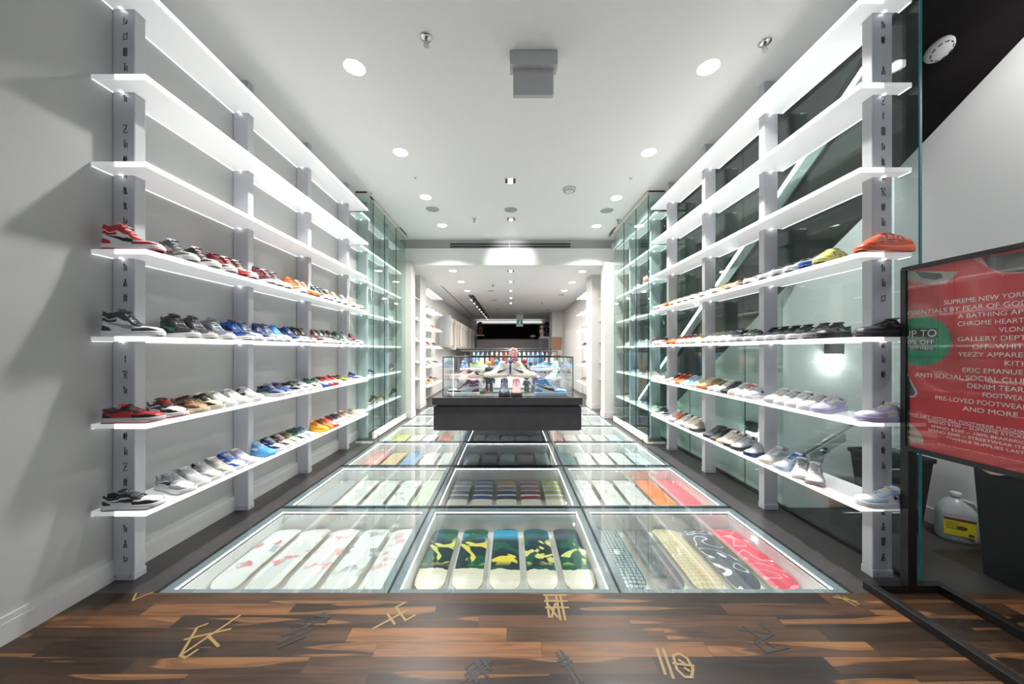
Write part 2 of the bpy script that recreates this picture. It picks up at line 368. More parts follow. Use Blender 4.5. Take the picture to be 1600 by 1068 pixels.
def gmat(name, kind, cols, sc=8., seed=0.):
    if name in _m: return _m[name]
    m = mat(name, cols[0], .3); b = m.node_tree.nodes['Principled BSDF']
    tc = N(m, 'ShaderNodeTexCoord'); mp = N(m, 'ShaderNodeMapping'); Lk(m, tc.outputs['Object'], mp.inputs[0])
    mp.inputs['Location'].default_value = (seed, seed * 1.7, 0); mp.inputs['Scale'].default_value = (1, 1, 0)
    sp = N(m, 'ShaderNodeSeparateXYZ'); Lk(m, tc.outputs['Object'], sp.inputs[0])
    v = math_(m, 'ADD', math_(m, 'DIVIDE', sp.outputs[1], .775), .5)
    if kind == 'stripes':
        n = len(cols); st = [(0, cols[0]), (.18, cols[0])]; st = [(0, cols[0])]
        q = .24; step = (1 - q) / (n - 1)
        for i, c in enumerate(cols[1:]):
            st.append((q + i * step, c)); st.append((q + i * step + step * .72, (.75, .78, .78)))
        # each band has a pale lower border
        c = ramp(m, v, st[:30], 'CONSTANT')
    elif kind == 'blotch':
        n = N(m, 'ShaderNodeTexNoise'); n.inputs['Scale'].default_value = sc; n.inputs['Detail'].default_value = 2.5; Lk(m, mp.outputs[0], n.inputs['Vector'])
        band = ramp(m, v, [(.12, (0, 0, 0)), (.3, (1, 1, 1)), (.75, (1, 1, 1)), (.95, (0, 0, 0))])
        f1 = math_(m, 'MULTIPLY', ramp(m, n.outputs['Fac'], [(.56, (0, 0, 0)), (.59, (1, 1, 1))]), band)
        n2 = N(m, 'ShaderNodeTexNoise'); n2.inputs['Scale'].default_value = sc * 1.6; Lk(m, mp.outputs[0], n2.inputs['Vector'])
        f2 = math_(m, 'GREATER_THAN', n2.outputs['Fac'], .53)
        c = mix(m, f1, cols[0], mix(m, f2, cols[1], cols[2]))
    elif kind == 'dots':
        n = N(m, 'ShaderNodeTexVoronoi'); n.inputs['Scale'].default_value = sc; n.inputs['Randomness'].default_value = .12; Lk(m, mp.outputs[0], n.inputs['Vector'])
        d = n.outputs['Distance']
        f = math_(m, 'MULTIPLY', math_(m, 'GREATER_THAN', d, .17), math_(m, 'LESS_THAN', d, .33))
        c = mix(m, f, cols[0], cols[1])
    elif kind == 'lines':
        n = N(m, 'ShaderNodeTexNoise'); n.inputs['Scale'].default_value = sc; n.inputs['Detail'].default_value = 0; n.inputs['Distortion'].default_value = 1.2; Lk(m, mp.outputs[0], n.inputs['Vector'])
        q_ = math_(m, 'FRACT', math_(m, 'MULTIPLY', n.outputs['Fac'], 4.5))
        c = mix(m, math_(m, 'LESS_THAN', math_(m, 'ABSOLUTE', math_(m, 'SUBTRACT', q_, .5)), .09), cols[0], cols[1])
    elif kind == 'scene':      # plain generic picture: sky, dark ground, yellow and green masses
        n = N(m, 'ShaderNodeTexNoise'); n.inputs['Scale'].default_value = sc; n.inputs['Detail'].default_value = 2; n.inputs['Distortion'].default_value = .8; Lk(m, mp.outputs[0], n.inputs['Vector'])
        bgc = ramp(m, v, [(0, (.03, .05, .06)), (.5, (.012, .035, .04)), (.70, (.01, .04, .05)), (.80, cols[0]), (.93, cols[0]), (.95, (.01, .03, .04))])
        mid = ramp(m, v, [(.28, (0, 0, 0)), (.36, (1, 1, 1)), (.66, (1, 1, 1)), (.78, (0, 0, 0))])
        f = math_(m, 'MULTIPLY', ramp(m, n.outputs['Fac'], [(.545, (0, 0, 0)), (.56, (1, 1, 1))]), mid)
        n2 = N(m, 'ShaderNodeTexNoise'); n2.inputs['Scale'].default_value = sc * .9; mp2 = N(m, 'ShaderNodeMapping'); mp2.inputs['Location'].default_value = (3, seed, 1)
        Lk(m, tc.outputs['Object'], mp2.inputs[0]); Lk(m, mp2.outputs[0], n2.inputs['Vector'])
        low = ramp(m, v, [(.25, (1, 1, 1)), (.5, (0, 0, 0))])
        g = math_(m, 'GREATER_THAN', math_(m, 'MULTIPLY_ADD', low, .14, n2.outputs['Fac']), .60)
        c = mix(m, g, bgc, (.012, .10, .06)); c = mix(m, f, c, cols[1])
        n3 = math_(m, 'MULTIPLY_ADD', n.outputs['Fac'], .12, .17)
        c = mix(m, math_(m, 'LESS_THAN', v, n3), c, (.66, .62, .50))
    else:
        n = N(m, 'ShaderNodeTexNoise'); n.inputs['Scale'].default_value = sc; Lk(m, mp.outputs[0], n.inputs['Vector'])
        c = ramp(m, n.outputs['Fac'], [(.35, cols[0]), (.65, cols[-1])])
    Lk(m, c, b.inputs['Base Color']); return m
Wt, Cr = (.66, .67, .65), (.66, .62, .52)
gid = [0]
def G(kind, cols, sc=8.):
    gid[0] += 1; return gmat('deck_graphic_%d' % gid[0], kind, cols, sc, gid[0] * 1.37)
navy, wine, lime, steel = (.02, .07, .17), (.30, .03, .07), (.50, .58, .12), (.30, .33, .35)
decks = {
 (0, 0): [(G('blotch', [Wt, (.35, .38, .42), (.6, .1, .12)]), 'white with small grey and red drawings'), (G('blotch', [Wt, (.7, .2, .2), (.4, .45, .4)]), 'white with pale red print'), (G('blotch', [Wt, (.65, .25, .25), (.75, .5, .5)]), 'white with faint pink print'), (G('blotch', [Wt, (.15, .17, .2), (.25, .25, .28)], 6), 'white with two dark shoe drawings'), (G('blotch', [Wt, (.7, .3, .3), (.5, .5, .5)]), 'white with thin red marks')],
 (0, 1): [(G('scene', [(.02, .10, .14), (.60, .62, .15)], 7), 'dark picture with yellow-green masses'), (G('scene', [(.03, .30, .42), (.72, .62, .12)], 6), 'picture with yellow mounds and blue patch'), (G('scene', [(.03, .34, .55), (.76, .64, .08)], 5), 'picture with blue sky and yellow cloth'), (G('scene', [(.02, .12, .16), (.68, .62, .20)], 9), 'dark picture with small yellow spots'), (G('scene', [(.05, .07, .10), (.62, .66, .22)], 6), 'dark picture with pale yellow and green')],
 (0, 2): [(G('dots', [(.05, .09, .10), (.55, .6, .58)], 34), 'dark green with pale repeated motifs'), (G('plain', [(.07, .07, .08), (.16, .15, .16)], 14), 'dark grey mottled'), (G('dots', [(.60, .52, .34), (.36, .28, .15)], 30), 'beige with brown repeated motifs'), (G('lines', [(.08, .09, .11), (.7, .7, .72)], 5), 'black with white branching lines'), (G('lines', [(.62, .03, .07), (.75, .30, .36)], 4), 'red with pink curved lines')],
 (1, 0): [(G('dots', [(.35, .38, .38), (.15, .18, .2)], 40), 'grey speckled'), (G('blotch', [Wt, (.5, .6, .6), (.7, .5, .4)], 11), 'white with faint floral print'), (G('blotch', [Wt, (.7, .35, .35), (.6, .6, .55)], 11), 'white with pink floral print'), (G('blotch', [Wt, (.35, .4, .35), (.5, .5, .45)], 13), 'white with grey leaf print'), (G('dots', [(.60, .72, .52), (.16, .40, .14)], 22), 'green and white leaf pattern')],
 (1, 1): [(G('stripes', [Cr, (.10, .13, .17), (.22, .24, .26), (.28, .3, .31), (.30, .32, .33), (.33, .35, .36)]), 'grey striped'), (G('stripes', [Cr, navy, (.02, .09, .22), (.02, .10, .26), (.03, .12, .30), (.04, .14, .33)]), 'blue striped'), (G('stripes', [Cr, (.03, .04, .09), (.03, .07, .2), (.35, .05, .06), (.55, .2, .05), (.5, .48, .08)]), 'navy, red and yellow striped'), (G('stripes', [Cr, (.22, .02, .05), wine, (.34, .04, .08), (.38, .06, .1), (.42, .08, .12)]), 'dark red striped'), (G('stripes', [Cr, (.32, .33, .2), (.42, .45, .15), lime, lime, (.56, .62, .14)]), 'yellow-green striped')],
 (1, 2): [(G('blotch', [Wt, (.4, .45, .42), (.6, .62, .6)], 14), 'white with grey branch print'), (G('blotch', [Wt, (.6, .5, .45), (.5, .52, .5)], 14), 'white with brown sketch'), (G('blotch', [Wt, (.55, .6, .62), (.65, .6, .6)], 10), 'plain white'), (G('plain', [(.95, .16, .03), (.98, .24, .06)], 3), 'bright orange'), (G('plain', [(.85, .02, .06), (.92, .10, .14)], 3), 'bright red')],
 (2, 0): [(G('plain', [(.55, .12, .12), (.7, .35, .3)], 6), 'faded red'), (G('plain', [(.70, .50, .22), (.75, .6, .4)], 6), 'pale orange'), (G('plain', [(.10, .24, .48), (.2, .35, .55)], 6), 'blue'), (G('blotch', [Wt, (.5, .5, .55), (.6, .6, .6)]), 'white with grey print'), (G('blotch', [Wt, (.5, .55, .5), (.6, .65, .6)]), 'white with faint marks')],
 (2, 1): [(G('blotch', [(.30, .36, .34), (.5, .55, .5), (.2, .25, .25)], 9), 'grey-green patterned'), (G('plain', [(.01, .03, .05), (.03, .07, .09)], 5), 'near-black blue'), (G('blotch', [(.30, .40, .42), (.04, .06, .08), (.1, .15, .17)], 5), 'pale blue with black shapes'), (G('lines', [(.28, .16, .18), (.1, .06, .07)], 8), 'dull pink with dark curves'), (G('blotch', [(.25, .34, .32), (.02, .03, .03), (.4, .45, .42)], 8), 'green-grey with a black figure')],
 (2, 2): [(G('plain', [(.03, .12, .12), (.12, .25, .24)], 8), 'dark teal'), (G('blotch', [Wt, (.5, .6, .58), (.6, .6, .6)]), 'white with teal wash'), (G('blotch', [Wt, (.5, .55, .6), (.6, .6, .6)]), 'white with grey clouds'), (G('blotch', [Wt, (.6, .6, .6), (.7, .6, .6)]), 'white with pale drawing'), (G('blotch', [(.5, .62, .62), (.1, .3, .32), (.6, .6, .6)]), 'pale teal')],
 (3, 0): [(G('plain', [(.62, .66, .12), (.72, .74, .3)], 6), 'pale yellow'), (G('plain', [(.72, .74, .6), (.76, .76, .7)], 6), 'cream'), (G('blotch', [Wt, (.5, .5, .5), (.6, .6, .6)]), 'white'), (G('plain', [(.62, .16, .12), (.68, .3, .26)], 6), 'coral red'), (G('plain', [(.25, .34, .42), (.4, .48, .52)], 6), 'slate blue')],
 (3, 1): [(G('blotch', [(.22, .30, .30), (.3, .4, .4), (.1, .16, .16)]), 'green-grey'), (G('blotch', [(.30, .38, .38), (.1, .16, .16), (.4, .5, .5)]), 'pale grey with dark crest'), (G('blotch', [(.30, .38, .38), (.02, .04, .04), (.4, .5, .5)]), 'pale grey with black crest'), (G('plain', [(.01, .05, .05), (.03, .09, .09)]), 'dark green'), (G('plain', [(.01, .04, .04), (.02, .07, .07)]), 'blackish green')],
 (3, 2): [(G('plain', [(.65, .25, .28), (.7, .4, .4)]), 'rose pink'), (G('plain', [(.7, .55, .52), (.72, .6, .58)]), 'pale pink'), (G('blotch', [Wt, (.6, .5, .5), (.3, .3, .3)]), 'white with a thin drawing'), (G('blotch', [Wt, (.4, .5, .5), (.6, .6, .6)]), 'white with teal marks'), (G('plain', [(.5, .62, .62), (.6, .7, .7)]), 'pale aqua')],
}
dk = G('plain', [Wt, (.6, .7, .75)]); dk2 = G('plain', [(.3, .4, .6), Wt])
for r in (4, 5):
    for c in (0, 2): decks[(r, c)] = [((dk, dk2)[(q + r) % 2], ('white', 'pale blue')[(q + r) % 2]) for q in range(5)]
for (r, c), lst in decks.items():
    ix0, ix1, iy0, iy1, zb = cases[(r, c)]
    xc = (ix0 + ix1) / 2 - (.0 if c == 1 else 0); yc = iy0 + .187 + .3875 + (0 if r == 0 else .02)
    yc = min(yc, iy1 - .395)
    for q, (gm, d) in enumerate(lst):
        o = bpy.data.objects.new('skateboard_deck', deckme); COL.objects.link(o)
        sp = .252
        o.location = (xc + (q - 2) * sp, yc, zb + .062)
        o.material_slots[0].link = 'OBJECT'; o.material_slots[0].material = gm
        o.material_slots[1].link = 'OBJECT'; o.material_slots[1].material = ply_m
        tag(o, '%s skateboard deck, %s from left in %s %s floor case' % (d, ordn[q], ['front', 'second-row', 'third-row', 'fourth-row', 'fifth-row', 'sixth-row'][r], cname[c]), 'skateboard', 'skateboard decks in the floor cases')
        o['label'] = ' '.join(o['label'].split()[:16])
pegm = MB()

# ------------------------------------------------------------------ shelf posts and glowing shelves
GL = {
 'A': [[(.1, 0), (.5, 1), (.9, 0), (.1, .0)], [(.3, .4), (.7, .4)], [(.5, .4), (.35, .1)]],
 'R': [[(.3, 0), (.3, 1)], [(.0, 1), (.8, 1), (.9, .7), (.3, .55)], [(.45, .55), (1, 0)], [(.05, .85), (.0, 1)]],
 'Z': [[(.1, 1), (.9, 1), (.1, 0), (.95, 0)], [(.3, .5), (.75, .5)], [(.1, .85), (.1, 1)]],
 'h': [[(.25, 1), (.25, 0)], [(.25, .6), (.8, .6), (.8, 0)], [(.0, .8), (.55, .8)], [(.55, .45), (.55, .15)]],
 'n': [[(.3, .8), (.3, 0)], [(.3, .8), (.9, .65), (.9, 0)], [(.1, 1), (.6, 1)], [(.55, .5), (.55, .1)]],
 'P': [[(.15, 0), (.15, 1)], [(.15, .75), (.95, .6), (.9, .3), (.55, .15)], [(.5, .4), (.7, .3), (.5, .2)]],
 'o': [[(.1, .2), (.1, .8), (.5, .8), (.5, .2), (.1, .2)], [(.3, 1), (.3, 0)], [(.75, 1), (.75, 0)], [(.75, .5), (1, .6)]],
 'm': [[(.1, 1), (.9, 1), (.9, 0), (.1, 0), (.1, 1)], [(.37, 1), (.37, 0)], [(.63, 1), (.63, 0)]],
 'q': [[(.15, .15), (.15, .85), (.85, .85), (.85, .15), (.15, .15)], [(.0, 0), (.15, .15)], [(1, 1), (.85, .85)]],
 't': [[(.2, 1), (.2, 0)], [(0, .6), (.5, .6)], [(.45, .9), (.45, 0)], [(.7, .8), (.7, 0), (.95, .1)]],
 'i': [[(.5, 1), (.5, 0)], [(.3, .7), (.7, .7)], [(.35, .35), (.65, .35)]],
 'H': [[(.2, 1), (.2, 0)], [(.8, 1), (.8, 0)], [(.0, .65), (1, .65)], [(.2, .35), (.8, .35)], [(.5, .9), (.5, .1)]]}
def post(side, Y, k, letters=None):
    x0, x1 = (-2.418, -2.285) if side < 0 else (2.236, 2.358)
    nm = 'left' if side < 0 else 'right'
    if Y > 5: x1, x0 = (-2.27, -2.418) if side < 0 else (2.40, 2.25)
    x0, x1 = min(x0, x1), max(x0, x1)
    t = thing('shelf_post', 'white square steel post carrying the %s shelves, %s from the entrance' % (nm, ordn[k]) + (', with black glyphs' if letters else ''), 'post', ((x0 + x1) / 2, Y + .033, 0), 'white shelf posts')
    ch = .016
    poly = [(x0, Y), (x1, Y), (x1, Y + .066), (x0, Y + .066)]
    MB().prism(poly, 0.012, ZC, 'z').build('post', white_m, t, bevel=.006)
    b = MB().box(x0 - .002, x1 + .002, Y - .004, Y + .07, 0, .05); b.build('base_collar', white_m, t, bevel=.004)
    sc = MB()
    for q in (x0 + .022, x1 - .022): sc.tube([(q, Y - .008, .026), (q, Y - .003, .026)], .004, 8)
    sc.build('screws', mat('screw', (.3, .3, .32), .3, .8), t)
    if letters:
        lm = MB(); z = .13
        seq = letters
        for i, g in enumerate(seq):
            if g == ' ': continue
            bars(lm, GL[g], (x0 + x1) / 2 + (.012 if side < 0 else .004), z + i * .0935, .026, .046, .0032, 'y', Y - .0012, Y + .0005)
        lm.build('glyphs', mat('glyph_ink', (.02, .02, .025), .5), t)
YP = {-1: [2.078, 2.984, 3.875, 4.80], 1: [2.10, 2.995, 3.90, 4.79]}
LT = {-1: 'PAh tHZnoP hRi hnHAhi PtthonZ hAnmqP', 1: 'AmAtH nohtA onAh qnhiAnHRnthmiZRA ohA'}
for s in (-1, 1):
    for k, Y in enumerate(YP[s]): post(s, Y, k, LT[s] if k == 0 else None)
    for k, Y in enumerate([5.42, 6.35, 7.0][:2]): post(s, Y, k + 4)
ZS = [.47 + .5045 * i for i in range(7)]
snames = ['lowest', 'second-lowest', 'third-lowest', 'middle', 'third-highest', 'second-highest', 'highest']
def shelf(side, i, x0, x1, y0, y1, where, posts, grp):
    zt = ZS[i]; nm = 'left' if side < 0 else 'right'
    t = thing('glowing_shelf', 'long glowing white acrylic shelf, %s of the seven %s' % (snames[i], where), 'shelf', ((x0 + x1) / 2, (y0 + y1) / 2, zt - .028), grp)
    xw, xf = (x0, x1) if side < 0 else (x1, x0)      # wall side, front side
    # panel, notched around the posts at the wall side
    xn = (-2.280 if side < 0 else 2.230)
    if where.endswith('doors'): xn = (-2.265 if side < 0 else 2.245)
    mb = MB(); ys = [y0]
    for p in posts: ys += [p - .006, p + .074]
    ys.append(y1)
    for a, b in zip(ys[::2], ys[1::2]):
        mb.box(min(xw, xn), max(xw, xn), a, b, zt - .026, zt)
    e = .006 * -side
    mb.box(min(xn, xf - e), max(xn, xf - e), y0 + .006, y1, zt - .026, zt)
    mb.build('panel', shelf_m, t)
    eb = MB(); eb.box(min(xf, xf - e), max(xf, xf - e), y0, y1, zt - .028, zt + .001)
    eb.box(min(xn, xf - e), max(xn, xf - e), y0, y0 + .006, zt - .028, zt + .001)
    eb.build('edge', edge_m, t)
    lb = MB()
    for a, b in zip(ys[::2], ys[1::2]):
        xx = xw - side * .004
        lb.box(min(xx, xx - side * .006), max(xx, xx - side * .006), a, b, zt - .029, zt - .0262)
    lb.build('led_strip', led_m, t)
    for p in posts:   # little lamp over each post face
        MB().box((-2.36 if side < 0 else 2.285), (-2.345 if side < 0 else 2.30), p - .018, p - .008, zt - .030, zt - .0262).build('post_spotlight', mat('spot_glow', (1, 1, 1), .5, 0, 7, (.95, .98, 1)), t)
for i in range(7):
    shelf(-1, i, -2.415, -2.10, 1.968, 5.07, 'on the left wall', YP[-1], 'glowing shelves of the left wall')
    shelf(1, i, 2.09, 2.395, 2.03, 5.03, 'before the right glass', YP[1], 'glowing shelves of the right side')
    shelf(-1, i, -2.415, -2.235, 5.18, 7.03, 'behind the left glass doors', [5.42, 6.35], 'glowing shelves behind the left doors')
    shelf(1, i, 2.20, 2.415, 5.16, 7.03, 'behind the right glass doors', [5.42, 6.35], 'glowing shelves behind the right doors')
# rear shelving
for s in (-1, 1):
    for i in range(6):
        zt = ZS[i]; x0, x1 = (-2.415, -2.09) if s < 0 else (2.09, 2.415)
        t = thing('glowing_shelf', 'glowing white shelf, %s of six past the %s niche' % (ordn[i] + ' from bottom', 'left' if s < 0 else 'right'), 'shelf', ((x0 + x1) / 2, 9.7, zt - .028), 'rear glowing shelves')
        MB().box(x0, x1, 8.76, 10.6, zt - .026, zt).build('panel', shelf_m, t)
        xf = -2.09 if s < 0 else 2.09
        MB().box(xf - .003, xf + .003, 8.76, 10.6, zt - .028, zt + .001).build('edge', edge_m, t)

# ------------------------------------------------------------------ ceiling fixtures
def rot_cyl(mb, c, r, z0, z1, n=32, mi=0): return mb.lathe([(r, z0), (r, z1)], (c[0], c[1], 0), n, mi)
dl = [(554, 105, 0), (1107, 105, 0), (626, 238, 0), (1014, 238, 0), (665, 308, 0), (963, 309, 0), (691, 352, 0), (932, 353, 0),
      (707.6, 423, 1), (910, 424, 1), (720.5, 440, 1), (894, 441, 1), (730, 454, 1), (882, 454, 1)]
for i, (px, py, rear) in enumerate(dl):
    zc = ZR if rear else ZC; x, y = ce(px, py, zc)
    side = 'left' if px < 796 else 'right'; k = (i - 8 if rear else i) // 2
    t = thing('downlight', 'round white recessed downlight, %s row of the %s ceiling, %s from the entrance' % (side, 'rear' if rear else 'front', ordn[k]), 'ceiling light', (x, y, zc), 'round recessed downlights')
    rot_cyl(MB(), (x, y), .078, zc - .004, zc + .004).build('lens', emit_m, t)
    MB().lathe([(.079, 0), (.088, -.003), (.090, .002)], (x, y, zc), 32).build('trim_ring', ceil_m, t)
    ld = bpy.data.lights.new('downlight_beam', 'AREA'); ld.shape = 'DISK'; ld.size = .14; ld.energy = P_REAR if rear else P_DOWN; ld.spread = R(122); ld.color = (1, .97, .93)
    lo = bpy.data.objects.new('downlight_beam', ld); COL.objects.link(lo); lo.parent = t; lo.location = (0, 0, -.012)
# unseen lamp added in the stair soffit to brighten the right wall
zz_ = zso(1.25)
t = thing('downlight', 'unseen round downlight added in the black stair soffit to brighten the right wall', 'ceiling light', (2.95, 1.25, zz_))
MB().lathe([(.06, -.03), (.075, -.028), (.078, .01)], (2.95, 1.25, zz_), 24).build('trim_ring', ceil_m, t)
ld = bpy.data.lights.new('downlight_beam', 'SPOT'); ld.spot_size = R(100); ld.spot_blend = .7; ld.shadow_soft_size = .06; ld.energy = 190; ld.color = (1, .98, .96)
lo = bpy.data.objects.new('downlight_beam', ld); COL.objects.link(lo); lo.parent = t; lo.location = (0, 0, -.30); lo.rotation_euler = Vector((0, 0, -1)).rotation_difference(Vector((.75, .75, -1.35)).normalized()).to_euler()
# square twin spots
for i, (px, py, rear) in enumerate([(797.5, 282, 0), (798.5, 342, 0), (798, 423, 1), (798, 440, 1), (798, 454, 1), (798, 465, 1), (798, 473, 1)]):
    zc = ZR if rear else ZC; x, y = ce(px, py, zc)
    t = thing('square_spotlight', 'black square recessed spotlight on the centre line of the %s ceiling, %s from the entrance' % ('rear' if rear else 'front', ordn[i - 2 if rear else i]), 'ceiling light', (x, y, zc), 'square recessed spotlights')
    h = .072
    f = MB(); z0, z1 = zc - .006, zc + .001
    f.box(x - h - .018, x - h, y - h - .018, y + h + .018, z0, z1); f.box(x + h, x + h + .018, y - h - .018, y + h + .018, z0, z1); f.box(x - h, x + h, y - h - .018, y - h, z0, z1); f.box(x - h, x + h, y + h, y + h + .018, z0, z1)
    f.build('frame', ceil_m, t)
    MB().box(x - h, x + h, y - h, y + h, zc - .003, zc + .0005).build('housing', black_m, t)
    for q in ((-.035, .035) if i < 1 or rear else (.02,)):
        MB().lathe([(.03, -.012), (.036, -.003)], (x, y + q, zc), 20).build('lamp', emit_m, t)
    if rear:
        ld = bpy.data.lights.new('spot_beam', 'AREA'); ld.shape = 'DISK'; ld.size = .1; ld.energy = 75; ld.color = (1, .97, .93)
        lo = bpy.data.objects.new('spot_beam', ld); COL.objects.link(lo); lo.parent = t; lo.location = (0, 0, -.03)
gr_m = mat('speaker_grille', (.36, .36, .35), .7)
for i, (px, py, rear) in enumerate([(676, 326.5, 0), (798, 327.5, 0), (948, 328.5, 0), (767, 454, 1), (772, 468.5, 1), (777, 482.5, 1), (877, 460, 1), (856, 483, 1)]):
    zc = ZR if rear else ZC; x, y = ce(px, py, zc)
    pos = ['left of the three front', 'centre of the three front', 'right of the three front', 'nearest of the left rear', 'second of the left rear', 'farthest of the left rear', 'nearer of the right rear', 'farther of the right rear'][i]
    t = thing('ceiling_speaker', 'round grey ceiling speaker, %s ceiling speakers' % pos, 'speaker', (x, y, zc), 'round grey ceiling speakers')
    rot_cyl(MB(), (x, y), .106, zc - .005, zc + .002).build('grille', gr_m, t)
    MB().lathe([(.107, 0), (.112, -.006), (.115, 0)], (x, y, zc), 32).build('rim', ceil_m, t)
def smoke(name, label, c, rr, hh, nrm=None):
    t = thing(name, label, 'smoke detector', c)
    b = MB().lathe([(rr, 0), (rr, -hh * .35), (rr * .92, -hh * .7), (rr * .6, -hh), (.001, -hh)], (0, 0, 0), 32).build('body', mat('detector_white', (.68, .69, .68), .5), t, True, world=False)
    v = MB()
    for k in range(10):
        a = 2 * math.pi * k / 10; cx, cy = rr * .72 * math.cos(a), rr * .72 * math.sin(a)
        v.prism([(cx + rr * .15 * math.cos(a + 1.57 + q) , cy + rr * .15 * math.sin(a + 1.57 + q)) for q in (-.35, .35, math.pi - .35, math.pi + .35)], -hh * .93, -hh * .80, 'z')
    v.build('vents', mat('detector_vent', (.08, .08, .08), .7), t, world=False)
    if nrm: t.rotation_euler = Vector((0, 0, 1)).rotation_difference(Vector(nrm)).to_euler()
    return t
x, y = ce(889.5, 297, ZC - .02); smoke('smoke_detector', 'round white smoke detector on the front ceiling right of centre', (x, y, ZC), .098, .045)
# detector on the stair soffit: intersect the ray with the soffit plane
d = Vector(((1466 - CX) / F, 1, (CY - 77) / F)); A, B, C0 = 0.0, -.66, 3.49 + .66 * 2.27
tt = (C0 - H) / (d.z - A * d.x - B * d.y); q = Vector((0, 0, H)) + d * tt
smoke('smoke_detector', 'white smoke detector on the black sloping soffit beyond the glass', tuple(q), .075, .04, Vector((-A, -B, 1)).normalized())
for i, (px, py) in enumerate([(649, 277), (985, 278)]):
    x, y = ce(px, py, ZC)
    t = thing('sprinkler_cover', 'small flat white ceiling cover plate, %s one' % ('left' if i == 0 else 'right'), 'cover plate', (x, y, ZC), 'ceiling cover plates')
    MB().lathe([(.038, 0), (.036, -.006), (.02, -.008)], (x, y, ZC), 24).build('plate', gr_m if 0 else ceil_m, t); MB().lathe([(.014, -.014), (.014, -.007)], (x, y, ZC), 16).build('button', gr_m, t)
for i, (px, py, rear, wd) in enumerate([(666, 58, 0, 'near left'), (1195, 66, 0, 'near right'), (741, 341, 0, 'far left'), (966, 343, 0, 'far right'), (847, 473, 1, 'rear room right'), (770, 445, 1, 'rear room left')]):
    zc = ZR if rear else ZC; x, y = ce(px, py, zc)
    t = thing('ceiling_sprinkler', 'chrome sprinkler head hanging from the ceiling, %s one' % wd, 'sprinkler', (x, y, zc), 'sprinkler heads')
    MB().lathe([(.045, 0), (.043, -.008), (.02, -.012)], (x, y, zc), 24).build('escutcheon', chrome_m, t, True)
    b = MB().lathe([(.012, -.01), (.012, -.035)], (x, y, zc), 12); b.lathe([(.022, -.066), (.022, -.062)], (x, y, zc), 16)
    b.tube([(x - .012, y, zc - .03), (x - .016, y, zc - .05), (x, y, zc - .063)], .003, 6); b.tube([(x + .012, y, zc - .03), (x + .016, y, zc - .05), (x, y, zc - .063)], .003, 6)
    b.build('nozzle', mat('steel', (.35, .35, .35), .3, 1), t)
# blank back of the exit sign
t = thing('exit_sign_box', 'blank grey-white boxy sign hanging from the front ceiling', 'sign', (.20, 2.74, ZC))
MB().box(.003, .381, 2.68, 2.79, ZC - .112, ZC - .004).build('mounting_box', mat('sign_white', (.50, .50, .51), .5), t, bevel=.003)
MB().box(.03, .352, 2.725, 2.765, 3.44, ZC - .112).build('sign_body', mat('sign_white', (.5, .5, .5), .5), t, bevel=.003)
MB().box(.06, .32, 2.70, 2.77, ZC - .004, ZC).build('mounting_plate', blackp_m, t)
# linear diffuser on the bulkhead
t = thing('slot_diffuser', 'pair of long black air slots above the opening to the rear', 'air vent', (0, 7.29, 3.64))
for zz in (3.60, 3.655):
    for a, b in ((-1.27, -.01), (.01, 1.30)): MB().box(a, b, 7.288, 7.302, zz, zz + .03).build('slot', black_m, t)
# bulkhead wash lamp
ld = bpy.data.lights.new('wash', 'SPOT'); ld.energy = 75; ld.spot_size = R(62); ld.spot_blend = .8; ld.shadow_soft_size = .03
x, y = ce(798.5, 342, ZC); lo = bpy.data.objects.new('spotlight_beam', ld); COL.objects.link(lo); lo.location = (x, y + .02, ZC - .05); lo.rotation_euler = (R(68), 0, 0)
for o in bpy.data.objects:
    if o.name.startswith('square_spotlight') and 'front ceiling, second' in o.get('label', ''):
        lo.parent = o; lo.location = (0, .02, -.05)

